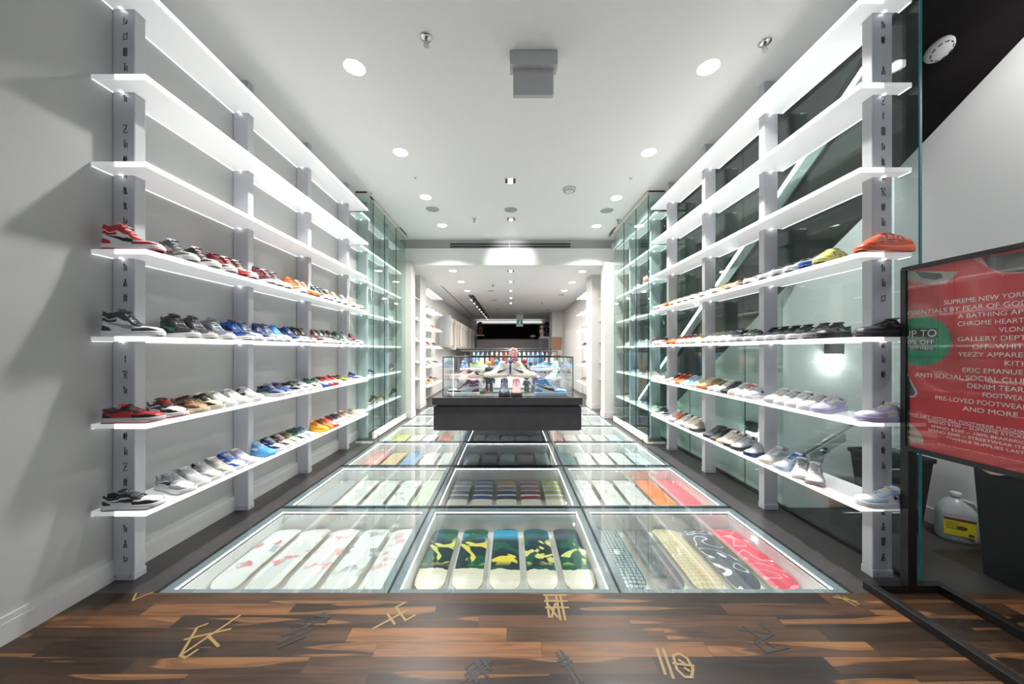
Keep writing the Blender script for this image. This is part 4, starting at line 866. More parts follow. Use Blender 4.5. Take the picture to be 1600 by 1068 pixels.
ROWS = [
 # side, shelf index, [(toe px, style, scheme)]
 (-1, 3, [(264, 'high', (W_, 'red', B_, W_, B_, W_, 'red')), (303, 'high', ('lightgrey', 'darkgrey', 'brown', W_, 'mocha')), (338, 'high', ('palepink', 'charcoal', 'red', W_)), (364, 'high', (W_, 'darkred', 'red', W_)), (381, 'high', ('palepink', 'darkred', B_, 'red')),
   (398, 'high', ('lightgrey', 'brown', B_, W_)), (411, 'high', (B_, 'darkred', 'red', W_)), (430, 'high', ('lightgrey', 'maroon', B_, W_)), (452, 'high', ('grey', 'mocha', W_, W_)), (476, 'high', (W_, 'orange', B_, W_)), (488, 'high', ('cream', 'tan', 'orange', 'orange')), (495, 'high', ('palepink', 'tan', B_, 'orange')),
   (503, 'high', ('lavender', 'darkgreen', B_, W_)), (519, 'high', ('grey', 'charcoal', W_, W_)), (531, 'high', ('beige', 'olive', B_, W_)), (541, 'high', ('beige', 'beige', B_, W_)), (554, 'high', ('lightgrey', 'grey', B_, 'palepink')), (563, 'high', ('tan', 'beige', B_, W_)), (574, 'high', ('lightgrey', 'mocha', B_, W_))]),
 (-1, 2, [(272, 'high', (W_, 'charcoal', 'grey', W_, 'grey', B_)), (305, 'high', (B_, 'charcoal', 'green', W_, 'green')), (332, 'high', ('charcoal', 'darkgrey', B_, 'offwhite')), (361, 'high', ('slate', 'grey', 'blue', W_, 'grey')), (391, 'high', (B_, 'blue', 'palepink', W_, 'blue')), (400, 'high', (W_, 'slate', 'paleblue', W_)), (409, 'high', ('slate', 'navy', W_, W_, 'blue')), (424, 'high', (W_, 'slate', B_, W_)),
   (452, 'high', (W_, 'skyblue', 'skyblue', W_, 'skyblue')), (472, 'high', ('slate', 'navy', W_, W_)), (481, 'high', (W_, B_, B_, W_)), (492, 'high', ('mocha', B_, 'darkred', W_)), (503, 'high', ('grey', 'maroon', B_, W_)), (512, 'high', ('lightgrey', 'darkgreen', B_, W_)), (523, 'high', ('olive', 'charcoal', W_, W_)), (533, 'high', (B_, B_, W_, W_)), (544, 'high', (W_, 'darkgreen', B_, W_)), (554, 'high', ('charcoal', 'grey', W_, W_)), (563, 'high', (W_, 'darkred', 'red', W_)), (573, 'high', ('lightgrey', 'tan', W_, W_))]),
 (-1, 1, [(252, 'low', ('red', B_, 'red', 'lightgrey', 'darkgrey', B_, 'red')), (285, 'low', (W_, B_, B_, W_, 'grey', 'red', 'red')), (319, 'low', ('tan', 'brown', B_, 'cream', 'brown', B_, 'tan')), (344, 'low', ('cream', B_, 'cream', 'cream', 'charcoal')), (363, 'low', (W_, 'offwhite', W_, W_, 'offwhite', W_)), (385, 'low', (W_, W_, 'silver', W_, 'lightgrey', W_)), (408, 'low', (W_, 'lightgrey', B_, W_, 'charcoal', W_)),
   (443, 'low', ('slate', 'navy', B_, 'lightgrey', 'charcoal', 'grey')), (453, 'low', ('blue', 'charcoal', B_, W_)), (474, 'low', ('grey', B_, W_, W_)), (488, 'low', (W_, 'grey', 'darkgreen', W_)), (500, 'low', (W_, 'darkgreen', B_, W_)), (510, 'low', ('lightgrey', 'olive', W_, 'blue')), (517, 'low', (W_, 'darkred', 'red', 'red')), (524, 'low', ('pink', 'red', W_, 'red', 'red')), (534, 'low', (W_, 'red', 'red', W_, 'red')), (546, 'low', ('yellow', 'darkgreen', B_, W_)), (560, 'low', (W_, 'navy', 'blue', W_, 'navy'))]),
 (-1, 0, [(257, 'low', (W_, B_, B_, W_, 'charcoal', 'grey', B_)), (298, 'low', (W_, 'grey', B_, W_, 'grey', 'lightgrey', 'grey')), (317, 'low', ('lightgrey', 'lightgrey', 'grey', W_, 'grey', W_)), (340, 'low', (W_, 'grey', 'grey', W_, 'charcoal', W_)), (356, 'low', ('cream', 'grey', 'offwhite', W_, 'grey', W_)), (380, 'low', (W_, 'blue', 'blue', W_, 'blue', W_)), (390, 'low', ('cream', 'lavender', 'cream', 'offwhite', 'lavender', 'lavender')), (412, 'low', ('skyblue', 'skyblue', W_, 'skyblue', 'blue', W_)),
   (443, 'low', (W_, 'navy', 'navy', W_, 'charcoal', W_)), (457, 'low', (W_, 'brown', B_, W_, 'charcoal', W_)), (467, 'low', (W_, 'olive', 'olive', W_)), (480, 'low', (W_, 'darkgreen', 'green', W_)), (489, 'low', (W_, 'slate', 'teal', W_)), (502, 'low', ('yellow', 'orange', 'yellow', 'yellow', 'brown')), (510, 'low', ('orange', 'brown', 'green', 'orange')), (521, 'low', ('pink', 'coral', W_, 'red', 'darkgrey')), (529, 'low', (W_, 'maroon', 'maroon', W_)), (537, 'low', (W_, 'charcoal', B_, W_)), (545, 'low', ('lightgrey', 'mocha', W_, W_)), (553, 'low', ('cream', 'tan', W_, 'offwhite')), (566, 'low', ('beige', 'beige', 'cream', 'offwhite')), (575, 'low', ('offwhite', 'beige', 'tan', 'offwhite'))]),
 (1, 3, [(1310, 'foam', ('coral', 'coral', 'coral', 'coral', 'darkred')), (1279, 'foam', ('lime', 'lime', 'lime', 'lime', 'olive')), (1256, 'run', ('lightgrey', 'slate', 'blue', 'blue')), (1232, 'run', ('lightgrey', 'grey', B_, W_)), (1212, 'run', ('grey', 'darkgrey', W_, 'lightgrey')), (1190, 'run', ('lightgrey', 'grey', 'charcoal', W_)), (1168, 'run', ('grey', 'charcoal', B_, W_)), (1137, 'run', ('cream', 'brown', 'tan', 'cream')), (1116, 'run', ('tan', 'orange', 'brown', 'cream')), (1096, 'run', ('grey', 'grey', B_, W_)), (1082, 'run', ('grey', 'charcoal', W_, W_)), (1070, 'run', ('offwhite', 'grey', B_, W_)), (1060, 'run', ('cream', 'mocha', B_, 'cream')), (1049, 'run', ('cream', 'tan', W_, W_)), (1041, 'run', ('tan', 'yellow', W_, 'orange')), (1033, 'run', ('cream', 'red', W_, W_)), (1025, 'run', ('grey', 'mocha', B_, W_)), (1018, 'run', ('charcoal', 'brown', B_, W_))]),
 (1, 2, [(1316, 'low', ('charcoal', B_, B_, 'charcoal', B_)), (1283, 'low', (B_, 'charcoal', 'grey', B_, B_)), (1268, 'run', (B_, 'darkgrey', 'grey', 'grey')), (1236, 'run', (B_, 'charcoal', 'red', W_)), (1219, 'run', (B_, B_, 'red', 'lightgrey')), (1206, 'run', ('charcoal', B_, 'lightgrey', W_)), (1193, 'run', (B_, B_, 'grey', W_)), (1182, 'run', ('charcoal', 'charcoal', W_, W_)), (1157, 'run', (B_, 'grey', W_, 'lightgrey')), (1142, 'run', ('darkgrey', B_, W_, W_)), (1128, 'run', ('lightgrey', 'grey', B_, W_)), (1118, 'run', (W_, 'lightgrey', 'grey', W_)), (1106, 'run', ('offwhite', 'cream', W_, W_)), (1097, 'run', ('cream', 'offwhite', 'lime', W_)), (1088, 'run', ('cream', 'lime', W_, 'offwhite')), (1078, 'run', ('offwhite', 'mocha', B_, W_)), (1070, 'run', ('cream', 'darkred', B_, W_)), (1060, 'run', ('tan', 'red', W_, W_)), (1052, 'run', ('orange', 'mocha', W_, 'orange')), (1043, 'run', ('coral', 'grey', W_, 'orange')), (1034, 'run', ('grey', 'darkred', W_, W_)), (1026, 'run', ('lightgrey', 'brown', W_, W_)), (1018, 'run', ('palepink', 'red', W_, W_))]),
 (1, 1, [(1309, 'low', (W_, 'lavender', W_, 'lavender', 'lightgrey', 'cream')), (1276, 'low', ('lavender', W_, 'lavender', 'lavender', 'lightgrey', W_)), (1254, 'low', (W_, 'lightgrey', 'lavender', W_, 'grey', W_)), (1234, 'low', (W_, W_, 'navy', W_, 'navy', W_)), (1218, 'low', (W_, 'lightgrey', 'red', W_, 'grey', W_)), (1200, 'low', (W_, 'offwhite', W_, 'lightgrey', 'grey', W_)), (1184, 'low', (W_, 'silver', 'charcoal', W_, 'grey', W_)), (1166, 'low', (W_, W_, 'red', W_, 'coral', 'coral')), (1152, 'low', (W_, 'lightgrey', W_, 'palepink', 'lightgrey', W_)), (1136, 'run', (B_, 'charcoal', 'silver', 'charcoal')), (1122, 'run', ('lightgrey', 'offwhite', W_, W_, 'lightgrey', W_)), (1110, 'run', ('cream', 'olive', W_, 'offwhite', 'charcoal', 'olive')),
   (1102, 'run', ('brown', 'tan', 'cream', 'gum')), (1093, 'run', ('lime', 'cream', W_, 'orange')), (1084, 'run', ('mint', 'cream', W_, 'mint')), (1075, 'run', ('teal', 'paleblue', W_, W_)), (1066, 'run', (W_, 'paleblue', 'teal', W_)), (1058, 'run', ('orange', 'brown', W_, 'orange')), (1050, 'run', ('coral', 'red', B_, W_)), (1042, 'run', ('lightgrey', 'charcoal', W_, 'palepink')), (1034, 'run', (W_, 'lightgrey', W_, W_)), (1026, 'run', ('offwhite', 'grey', W_, W_)), (1018, 'run', ('tan', 'charcoal', W_, 'gum'))]),
 (1, 0, [(1308, 'low', (W_, 'paleblue', 'navy', W_, 'lightgrey', 'cream')), (1273, 'run', ('lightgrey', 'silver', 'red', 'grey', 'grey', 'lightgrey', 'red')), (1251, 'run', ('lightgrey', 'silver', 'grey', W_, 'grey', 'grey', 'gum')), (1214, 'run', (W_, 'paleblue', 'paleblue', 'paleblue', 'slate', 'blue')), (1191, 'run', ('silver', 'lightgrey', 'grey', 'cream', 'grey', 'silver')), (1171, 'run', ('silver', 'grey', 'charcoal', 'navy', 'charcoal', 'grey')), (1146, 'run', (W_, 'silver', 'blue', 'charcoal', 'slate', 'grey')), (1138, 'run', ('beige', 'silver', 'coral', 'charcoal')), (1125, 'run', ('palepink', 'offwhite', 'mocha', 'beige')), (1114, 'run', ('charcoal', B_, 'grey', 'darkgrey')), (1102, 'run', ('charcoal', 'darkgrey', B_, 'charcoal')),
   (1087, 'run', ('grey', 'mocha', B_, 'charcoal')), (1075, 'run', ('palepink', 'offwhite', W_, 'beige')), (1066, 'run', ('offwhite', 'cream', 'grey', 'grey')), (1057, 'run', ('lightgrey', 'offwhite', W_, W_)), (1048, 'run', ('grey', 'orange', W_, 'grey')), (1041, 'run', ('silver', 'palepink', B_, W_)), (1034, 'run', (W_, 'charcoal', B_, W_)), (1026, 'run', ('darkgrey', B_, W_, 'offwhite')), (1018, 'run', (B_, 'charcoal', 'grey', 'charcoal'))]),
]
for side, si, lst in ROWS:
    zt = ZS[si] + .0012; prev = 0; nn = 0; posts = YP[side]; nmS = 'left' if side < 0 else 'right'
    for k, (px, st, sch) in enumerate(lst):
        tx = side * 2.075
        y = F * abs(tx) / abs(px - CX)
        a = R(17 if side < 0 else 21)
        if k == 0: a = R(-9 if side < 0 else -3)
        elif k == 1 and side > 0: a = R(22)
        if st == 'foam': a = R(2) if k == 0 else R(20)
        if side > 0 and si == 0 and k in (1, 2): a = R(48)
        if side > 0 and si == 0 and k == 3: a = R(14)
        y = max(y, prev + (.108 if k > 1 else .0))
        Lh = STY[st]['L'] * 1.05
        if k > 0:
            for p in posts:     # keep the heels clear of the posts
                hy = y + Lh * math.sin(a)
                if p - .034 < hy < p + .098: y += p + .099 - hy
        if y > 4.93: break
        prev = y; nn = k
        dx, dy = -side * math.cos(a), -math.sin(a)
        loc = (tx - dx * Lh / 2 , y - dy * Lh / 2, zt)
        sc_ = 1.0 if k == 0 and side < 0 else 1.05
        if k == 0: loc = (side * 2.262, (YP[side][0] - .055 if si != 3 or side > 0 else YP[side][0] - .055) , zt); loc = (side * (2.245 if side > 0 else 2.225), YP[side][0] - .058, zt)
        ang = math.atan2(dy, dx)
        o = sneaker(st, sch, loc, ang, '%s, %s from near end of %s %s shelf' % (desc(st, sch), ordn[k], snames[si], nmS), 'sneakers on the %s %s shelf' % (snames[si], nmS), small=(y > 4.0), scale=sc_)
        if k == 0 and side > 0 and si == 0:   # star and bolt on the near shoe
            sb = MB(); pts = []
            for q in range(10):
                rr = .017 if q % 2 == 0 else .0068; t_ = math.pi / 2 + q * math.pi / 5; pts.append((.42 + rr * math.cos(t_) / .3, .42 + rr * math.sin(t_) / .075))
            for sd in (-1, 1):
                sb.add([S('low', a_, b_, sd, .0034) for a_, b_ in pts] + [S('low', .42, .42, sd, .0036)], [(10, q, (q + 1) % 10) for q in range(10)])
                bl = [(.38, .40), (.24, .62), (.26, .48), (.06, .66), (.22, .34), (.20, .46), (.38, .34)]
                sb.add([S('low', a_, b_, sd, .0034) for a_, b_ in bl], [(0, 1, 2, 5, 6), (2, 3, 4, 5)])
            me = sb.mesh('star'); me.materials.append(cm('navy')); c = bpy.data.objects.new('star_and_bolt', me); COL.objects.link(c); c.parent = o; c['label'] = 'dark blue star with lightning tail'
            for ch in list(o.children):
                if ch.name.startswith('tick_mark'): bpy.data.objects.remove(ch)

# shoes behind the glass doors, in the niches and on the rear shelves
bx = [(-1, 1, 5.60, 'low', ('slate', 'navy', W_, W_)), (-1, 0, 5.72, 'high', (W_, 'brown', 'darkred', W_)), (-1, 0, 6.1, 'low', ('olive', 'tan', W_, W_)), (-1, 1, 6.6, 'high', ('charcoal', 'darkgrey', W_, 'grey')), (-1, 0, 6.75, 'high', ('darkgreen', 'charcoal', W_, 'grey')),
      (1, 1, 5.35, 'run', ('pink', 'palepink', W_, W_)), (1, 1, 5.52, 'run', ('palepink', 'red', W_, W_)), (1, 1, 6.1, 'low', ('charcoal', 'slate', W_, W_)), (1, 1, 6.28, 'low', ('slate', B_, W_, W_)), (1, 0, 5.33, 'low', ('mint', 'green', W_, W_)), (1, 0, 5.52, 'low', ('navy', 'slate', W_, W_)), (1, 0, 5.72, 'low', ('slate', 'navy', W_, W_)), (1, 0, 6.55, 'run', ('grey', 'charcoal', W_, W_)),
      (1, 2, 5.35, 'run', ('lightgrey', 'red', W_, W_)), (1, 2, 5.7, 'run', ('grey', W_, W_, W_)), (1, 2, 6.0, 'run', ('lightgrey', 'grey', W_, W_)), (1, 2, 6.55, 'low', (W_, 'grey', W_, W_)), (1, 4, 5.65, 'high', ('coral', W_, 'red', W_)), (1, 4, 6.1, 'low', (W_, 'lightgrey', W_, W_)), (1, 3, 6.2, 'low', ('grey', 'charcoal', W_, W_)), (-1, 3, 6.5, 'run', (W_, 'lightgrey', W_, W_))]
for s, si, y, st, sch in bx:
    sneaker(st, sch, (s * 2.325, y, ZS[si] + .001), R(-90 + s * 14), '%s standing behind the %s glass doors, %s shelf' % (desc(st, sch), 'left' if s < 0 else 'right', snames[si]), 'shoes behind the glass doors', True)
for s, col in ((-1, [(.72, 'low', ('cream', 'offwhite', W_, W_)), (1.12, 'run', ('charcoal', 'grey', W_, W_)), (1.62, 'low', (W_, 'lightgrey', W_, W_)), (2.12, 'run', ('grey', 'mocha', W_, W_))]),
               (1, [(.72, 'low', (W_, 'cream', W_, W_)), (1.12, 'low', (W_, 'charcoal', B_, W_)), (1.62, 'run', ('mocha', 'charcoal', W_, W_)), (2.12, 'high', ('darkgrey', 'tan', B_, W_)), (2.62, 'high', (W_, 'cream', W_, W_))])):
    for z, st, sch in col:
        sneaker(st, sch, (s * 2.27, 7.85, z + .001), R(180) if s > 0 else 0, 'single %s in the %s wall niche' % (desc(st, sch), 'left' if s < 0 else 'right'), 'niche shoes', True)
cyc = [('coral', 'orange', W_, W_), (W_, 'red', B_, W_), ('grey', 'charcoal', W_, W_), (W_, 'cream', W_, W_), ('lime', 'grey', W_, W_), ('palepink', 'maroon', W_, W_), (B_, 'grey', W_, W_), ('skyblue', 'navy', W_, W_), ('tan', 'cream', W_, W_), (W_, 'lightgrey', 'red', W_)]
q = 0
for s in (-1, 1):
    for si in range(5):
        for k in range(6):
            q += 1; y = 8.95 + k * .29; sch = cyc[(q * 7 + si * 3) % 10]; st = ('low', 'run', 'high')[(q + si) % 3]
            if si == 4 and k % 2: continue
            sneaker(st, sch, (s * 2.25, y, ZS[si] + .001), math.atan2(-.42, -s), '%s, %s along the %s rear %s shelf' % (desc(st, sch), ordn[k], ordn[si] + '-from-floor', 'left' if s < 0 else 'right'), 'shoes on the rear shelves', True)

# ------------------------------------------------------------------ display island with vitrine
isl_m = noisy('island_black', (.045, .043, .046), (.062, .059, .063), 8, .42)
tt_ = thing('display_island', 'long dark grey display counter in the middle of the glass floor', 'counter', (0, 5.4, 0))
MB().box(-.785, .742, 3.46, 7.4, .845, .92).build('top', isl_m, tt_, bevel=.003)
MB().box(-.75, .71, 3.50, 7.36, .825, .845).build('shadow_gap', black_m, tt_)
MB().box(-.755, .715, 3.48, 7.4, .582, .825).build('body', isl_m, tt_, bevel=.002)
MB().box(-.775, -.757, 3.485, 7.4, .585, .825).build('side_panel', isl_m, tt_); MB().box(.717, .735, 3.485, 7.4, .585, .825).build('side_panel', isl_m, tt_)
MB().box(-.76, .72, 6.05, 7.3, .0, .58).build('plinth', isl_m, tt_)
v = thing('glass_vitrine', 'clear glass showcase box on the dark display counter', 'showcase', (0, 4.0, .92))
vx0, vx1, vy0, vy1, vz0, vz1 = -.685, .655, 3.52, 4.44, .921, 1.325
th = .006
MB().box(vx0, vx1, vy0, vy0 + th, vz0, vz1).build('glass_pane', vit_m, v); MB().box(vx0, vx1, vy1 - th, vy1, vz0, vz1).build('glass_pane', vit_m, v)
MB().box(vx0, vx0 + th, vy0 + th, vy1 - th, vz0, vz1).build('glass_pane', vit_m, v); MB().box(vx1 - th, vx1, vy0 + th, vy1 - th, vz0, vz1).build('glass_pane', vit_m, v)
MB().box(vx0, vx1, vy0, vy1, vz1, vz1 + th).build('glass_top', vit_m, v)
e = MB(); w = .0035
for x in (vx0, vx1):
    for y in (vy0, vy1): e.box(x - w, x + w, y - w, y + w, vz0, vz1 + .004)
for y in (vy0, vy1): e.box(vx0, vx1, y - w, y + w, vz1, vz1 + .008)
for x in (vx0, vx1): e.box(x - w, x + w, vy0, vy1, vz1, vz1 + .008)
e.build('black_edging', black_m, v)
MB().box(vx0 + .02, vx1 - .02, vy0 + .02, vy1 - .02, .9205, .925).build('base_pad', mat('base_pad', (.16, .16, .15), .6), v)
led2 = MB().box(vx0 + .1, vx0 + .106, vy0 + .012, vy0 + .016, vz0, vz1).build('light_tube', led_m, v)
sh = [(-.49, 3.62, 180, 'high', ('paleblue', 'maroon', W_, W_, 'paleblue'), 0, 'at the front left'), (-.055, 3.66, -90, 'high', ('slate', 'charcoal', 'paleblue', 'charcoal'), 0, 'front centre, toe forward'), (.075, 3.66, -90, 'high', ('pink', 'pink', 'palepink', 'charcoal'), 0, 'front centre right, toe forward'), (.44, 3.62, 0, 'high', (W_, 'skyblue', B_, 'paleblue', 'blue'), 0, 'at the front right'),
      (-.14, 3.86, -140, 'high', (W_, 'offwhite', 'charcoal', 'cream'), .17, 'on a riser left of centre'), (.16, 3.86, -40, 'high', (W_, 'cream', 'charcoal', 'cream'), .17, 'on a riser right of centre'), (-.42, 3.86, 150, 'low', ('palepink', 'cream', 'pink', W_), .12, 'on the left riser'), (-.55, 4.10, 160, 'low', ('cream', 'pink', W_, W_), .12, 'behind on the left'),
      (.36, 3.86, -60, 'high', ('lavender', 'purple', 'paleblue', W_), 0, 'behind the blue one'), (.52, 4.02, -120, 'low', (W_, 'mint', 'paleblue', W_), .12, 'on the right riser'), (.40, 4.22, -150, 'low', ('paleblue', 'skyblue', W_, W_), .22, 'at the back right'), (-.35, 4.25, -30, 'low', ('mint', 'lime', W_, W_), .22, 'at the back left'), (.58, 4.3, -100, 'low', ('skyblue', W_, W_, W_), .22, 'in the back right corner'), (-.57, 4.32, -80, 'low', ('blue', 'slate', W_, W_), .22, 'in the back left corner')]
rm = vit_m
for x, y, an, st, sch, rz, wh in sh:
    if rz:
        t = thing('display_riser', 'grey riser under the %s, %s' % (desc(st, sch), wh), 'riser', (x, y, .925), 'risers in the glass showcase')
        MB().box(x - .1, x + .1, y - .05, y + .05, .925, .925 + rz).build('block', rm, t)
    sneaker(st, sch, (x, y, .9255 + rz), R(an), '%s in the showcase, %s' % (desc(st, sch), wh), 'sneakers in the glass showcase', False if rz == 0 else True, scale=1.13)
def figure(x, y, z, h, c1, c2, label, grp='toy figures in the glass showcase'):
    t = thing('toy_figure', label, 'figurine', (x, y, z), grp)
    b = MB(); b.lathe([(.12 * h, .30 * h), (.15 * h, .40 * h), (.13 * h, .55 * h), (.08 * h, .64 * h)], (x, y, z), 14)
    for s in (-1, 1):
        b.lathe([(.065 * h, 0), (.07 * h, .05 * h), (.06 * h, .33 * h)], (x + s * .075 * h, y, z), 10); b.tube([(x + s * .12 * h, y, z + .6 * h), (x + s * .2 * h, y - .02 * h, z + .42 * h), (x + s * .19 * h, y - .04 * h, z + .32 * h)], [.05 * h, .04 * h, .035 * h], 8)
    b.build('body', cm(c1), t, True)
    hb = MB(); hb.ball((x, y, z + .82 * h), .17 * h, 8, sz=.95); hb.build('head', cm(c2), t, True)
for i, (x, y, z, h, c1, c2, lb) in enumerate([(-.235, 3.95, .925, .30, 'black', 'black', 'all-black toy figure standing left of centre in the showcase'), (.20, 3.98, .925, .20, 'olive', 'brown', 'small brown toy figure between the centre and right shoes'),
    (-.16, 4.2, 1.10, .19, 'paleblue', 'skyblue', 'toy figure with sky blue head at the back of the showcase'), (-.07, 4.16, 1.10, .17, 'lightgrey', 'white', 'toy figure with white head at the back of the showcase'), (.02, 4.2, 1.10, .20, 'navy', 'purple', 'toy figure with purple head at the back of the showcase'), (.10, 4.16, 1.10, .16, 'darkgreen', 'cream', 'toy figure with cream head at the back of the showcase'), (.18, 4.2, 1.10, .20, 'black', 'red', 'toy figure with red head at the back of the showcase'), (.26, 4.16, 1.10, .17, 'grey', 'brown', 'toy figure with brown head at the back of the showcase'), (-.25, 4.2, 1.10, .17, 'cream', 'yellow', 'toy figure with yellow head at the back of the showcase'), (.07, 4.28, 1.12, .22, 'coral', 'pink', 'toy figure with pink head behind the others in the showcase')]):
    figure(x, y, z, h, c1, c2, lb)
t = thing('display_riser', 'long grey riser under the toy figures at the back of the showcase', 'riser', (0, 4.2, .925), 'risers in the glass showcase'); MB().box(-.30, .30, 4.12, 4.33, .925, 1.10).build('block', rm, t)
t = thing('pink_flower', 'pink blossom ornament standing on top of the glass showcase', 'ornament', (.05, 4.2, 1.331))
fm = MB()
for k in range(7):
    a = 2 * math.pi * k / 7; fm.ball((.05 + .035 * math.cos(a), 4.2, 1.375 + .035 * math.sin(a)), .024, 6)
fm.build('petals', cm('pink', False), t, True); MB().ball((.05, 4.185, 1.375), .016, 6).build('centre', cm('cream'), t, True)
t = thing('toy_figure', 'small green toy behind the maroon high-top in the showcase', 'figurine', (-.30, 3.66, .9255)); MB().ball((-.30, 3.72, .95), .024, 8).build('body', cm('green'), t, True)
t = thing('toy_ball', 'small pink ball left of the black figure in the showcase', 'ball', (-.275, 3.76, .9255)); MB().ball((-.275, 3.80, .95), .024, 8).build('body', cm('coral'), t, True)

# ------------------------------------------------------------------ clothing racks behind
def fab(c): return mat('fabric_' + c, PAL[c], .85)
def garment(x, y, zt, w, h, c, along, label, grp, hanger=True):
    """hanging garment: 'along' = axis along which its width runs."""
    t = thing('hanging_garment', label, 'garment', (x, y, zt), grp); w *= random.uniform(.82, 1.08); t.rotation_euler = (0, 0, random.uniform(-.12, .12))
    g = MB(); n = 9; rnd = random.random() * 6
    prof = [(0, .08), (.03, .18), (.09, .46), (.2, .5), (.22, .40), (.6, .42), (1, .44)]
    def fn(a, b):
        z = -a * h; hw = 0
        for (p, q), (p2, q2) in zip(prof, prof[1:]):
            if a <= p2: hw = q + (q2 - q) * (a - p) / (p2 - p); break
        else: hw = prof[-1][1]
        ang = b * 2 * math.pi; r = w * hw
        th = (.022 + .02 * a) * (1 + .3 * math.sin(ang * 4 + rnd))
        aa, bb_ = r * math.cos(ang), th * math.sin(ang)
        return (aa, bb_, z) if along == 'x' else (bb_, aa, z)
    g.grid(fn, 10, 18); g.build('cloth', fab(c), t, True, world=False)
    if hanger:
        hb = MB(); pts = [(-w * .42, -.06), (0, -.005), (w * .42, -.06)]
        P3 = [((p, 0, q) if along == 'x' else (0, p, q)) for p, q in pts]
        hb.tube(P3, .006, 6); hb.tube([(0, 0, -.005), (0, 0, .05), (.015, 0, .07), (.0, 0, .085)], .003, 5); hb.build('hanger', mat('hanger_white', (.8, .8, .8), .3), t, world=False)
    return t
cc = ['grey', 'mocha', 'brown', 'lightgrey', 'charcoal', 'beige', 'palepink', 'grey', 'white', 'mocha', 'lightgrey', 'slate', 'palepink', 'maroon', 'offwhite', 'darkgrey']
tr_ = thing('wall_rail', 'long chrome clothes rail on the rear left wall', 'clothes rail', (-2.12, 15, 2.58))
MB().tube([(-2.12, 11.0, 2.62), (-2.12, 19.6, 2.62)], .014, 10).build('rail', chrome_m, tr_, True)
for y in (11.0, 13.2, 15.4, 17.6, 19.6): MB().tube([(-2.42, y, 2.62), (-2.12, y, 2.62)], .012, 8).build('bracket', chrome_m, tr_)
for k in range(34):
    y = 11.12 + k * .245
    garment(-2.12, y, 2.54, .50, random.uniform(.95, 1.12), cc[(k * 5 + k // 3) % len(cc)], 'x', 'long %s garment hanging on the rear left rail, %s from the near end' % (WORD.get(cc[(k * 5 + k // 3) % len(cc)], cc[(k * 5 + k // 3) % len(cc)]), ordn[k] if k < 32 else ['thirty-third', 'thirty-fourth'][k - 32]), 'clothes on the rear left wall rail')
for ri, (yy, x0, x1, zr_) in enumerate([(8.0, -1.15, 1.12, 1.36), (9.4, -1.1, 1.15, 1.42)]):
    t = thing('clothes_rack', 'low black clothes rack across the shop, the %s one' % ('nearer', 'farther')[ri], 'clothes rack', (0, yy, 0), 'low black clothes racks')
    MB().tube([(x0, yy, .02), (x0, yy, zr_ + .02), (x1, yy, zr_ + .02), (x1, yy, .02)], .018, 8).build('frame', black_m, t)
    for x in (x0, x1): MB().box(x - .02, x + .02, yy - .25, yy + .25, 0, .03).build('foot', black_m, t)
    n = 17
    for k in range(n):
        x = x0 + .12 + k * (x1 - x0 - .24) / (n - 1); c = ['slate', 'paleblue', 'charcoal', 'palepink', 'navy', 'lightgrey', 'mint', 'coral', 'grey', 'skyblue', 'white', 'maroon', 'cream'][(k * 4 + ri * 5) % 13]
        garment(x, yy, zr_ - .07, .46, .95, c, 'y', '%s garment on the %s low black rack, %s from left' % (WORD.get(c, c), ('nearer', 'farther')[ri], ordn[k]), 'clothes on the low black racks')

# ------------------------------------------------------------------ back of the shop
t = thing('dark_sign_panel', 'wide black panel across the far rear wall', 'panel', (0, 19.95, 2.4))
MB().box(-1.85, 1.72, 19.86, 19.99, 2.02, 2.93).build('panel', mat('matte_black', (.008, .008, .008), .9, spec=.05), t)
MB().box(-1.85, 1.72, 19.80, 19.86, 2.02, 2.06).build('lower_lip', black_m, t)
MB().prism([(1.36 + .16 * math.cos(a), 2.22 + .07 * math.sin(a)) for a in (2 * math.pi * k / 28 for k in range(28))], 19.82, 19.86, 'y').build('oval_badge', mat('badge', (.6, .6, .6), .4), t)
struct('column_rear', MB().box(1.72, 2.0, 19.5, 20, 0, 2.9), black_m)
pm = mat('counter_pinkgrey', (.38, .34, .34), .5)
t = thing('cash_desk', 'long grey-pink cash desk in front of the far wall', 'counter', (0, 19.3, 0)); MB().box(-1.85, 1.7, 19.2, 19.5, 0, 2.0).build('front_panel', pm, t); MB().box(-1.88, 1.73, 19.15, 19.55, 2.0, 2.04).build('top', black_m, t)
t = thing('cove_light', 'thin white light line above the far black panel', 'light strip', (0, 19.9, 3.05)); MB().box(-1.9, 1.9, 19.84, 19.98, 3.03, 3.07).build('tube', led_m, t)
x, z = (812 - CX) * 17 / F, H - (503.5 - CY) * 17 / F
t = thing('exit_sign', 'green exit sign with a white running figure at the far end', 'exit sign', (x, 17, z))
MB().box(x - .15, x + .15, 16.98, 17.02, z - .09, z + .09).build('green_face', mat('exit_green', (.02, .16, .11), .5, 0, .25, (.03, .4, .25)), t)
MB().box(x - .17, x + .17, 16.97, 17.03, z + .09, ZR).build('housing', trim_m, t); MB().box(x - .17, x + .17, 16.95, 17.05, z - .2, z - .10).build('lamp_box', trim_m, t)
mn = MB(); mn.ball((x + .01, 16.975, z + .05), .016, 6); bars(mn, [[(.5, .9), (.45, .45), (.75, .25), (.7, 0)], [(.45, .45), (.25, .2), (.05, .2)], [(.5, .8), (.8, .6)], [(.5, .8), (.2, .65)]], x, z - .02, .10, .12, .014, 'y', 16.972, 16.978)
mn.build('running_figure', mat('sign_lit_white', (.8, .9, .85), .5, 0, .5, (.9, 1, .95)), t)
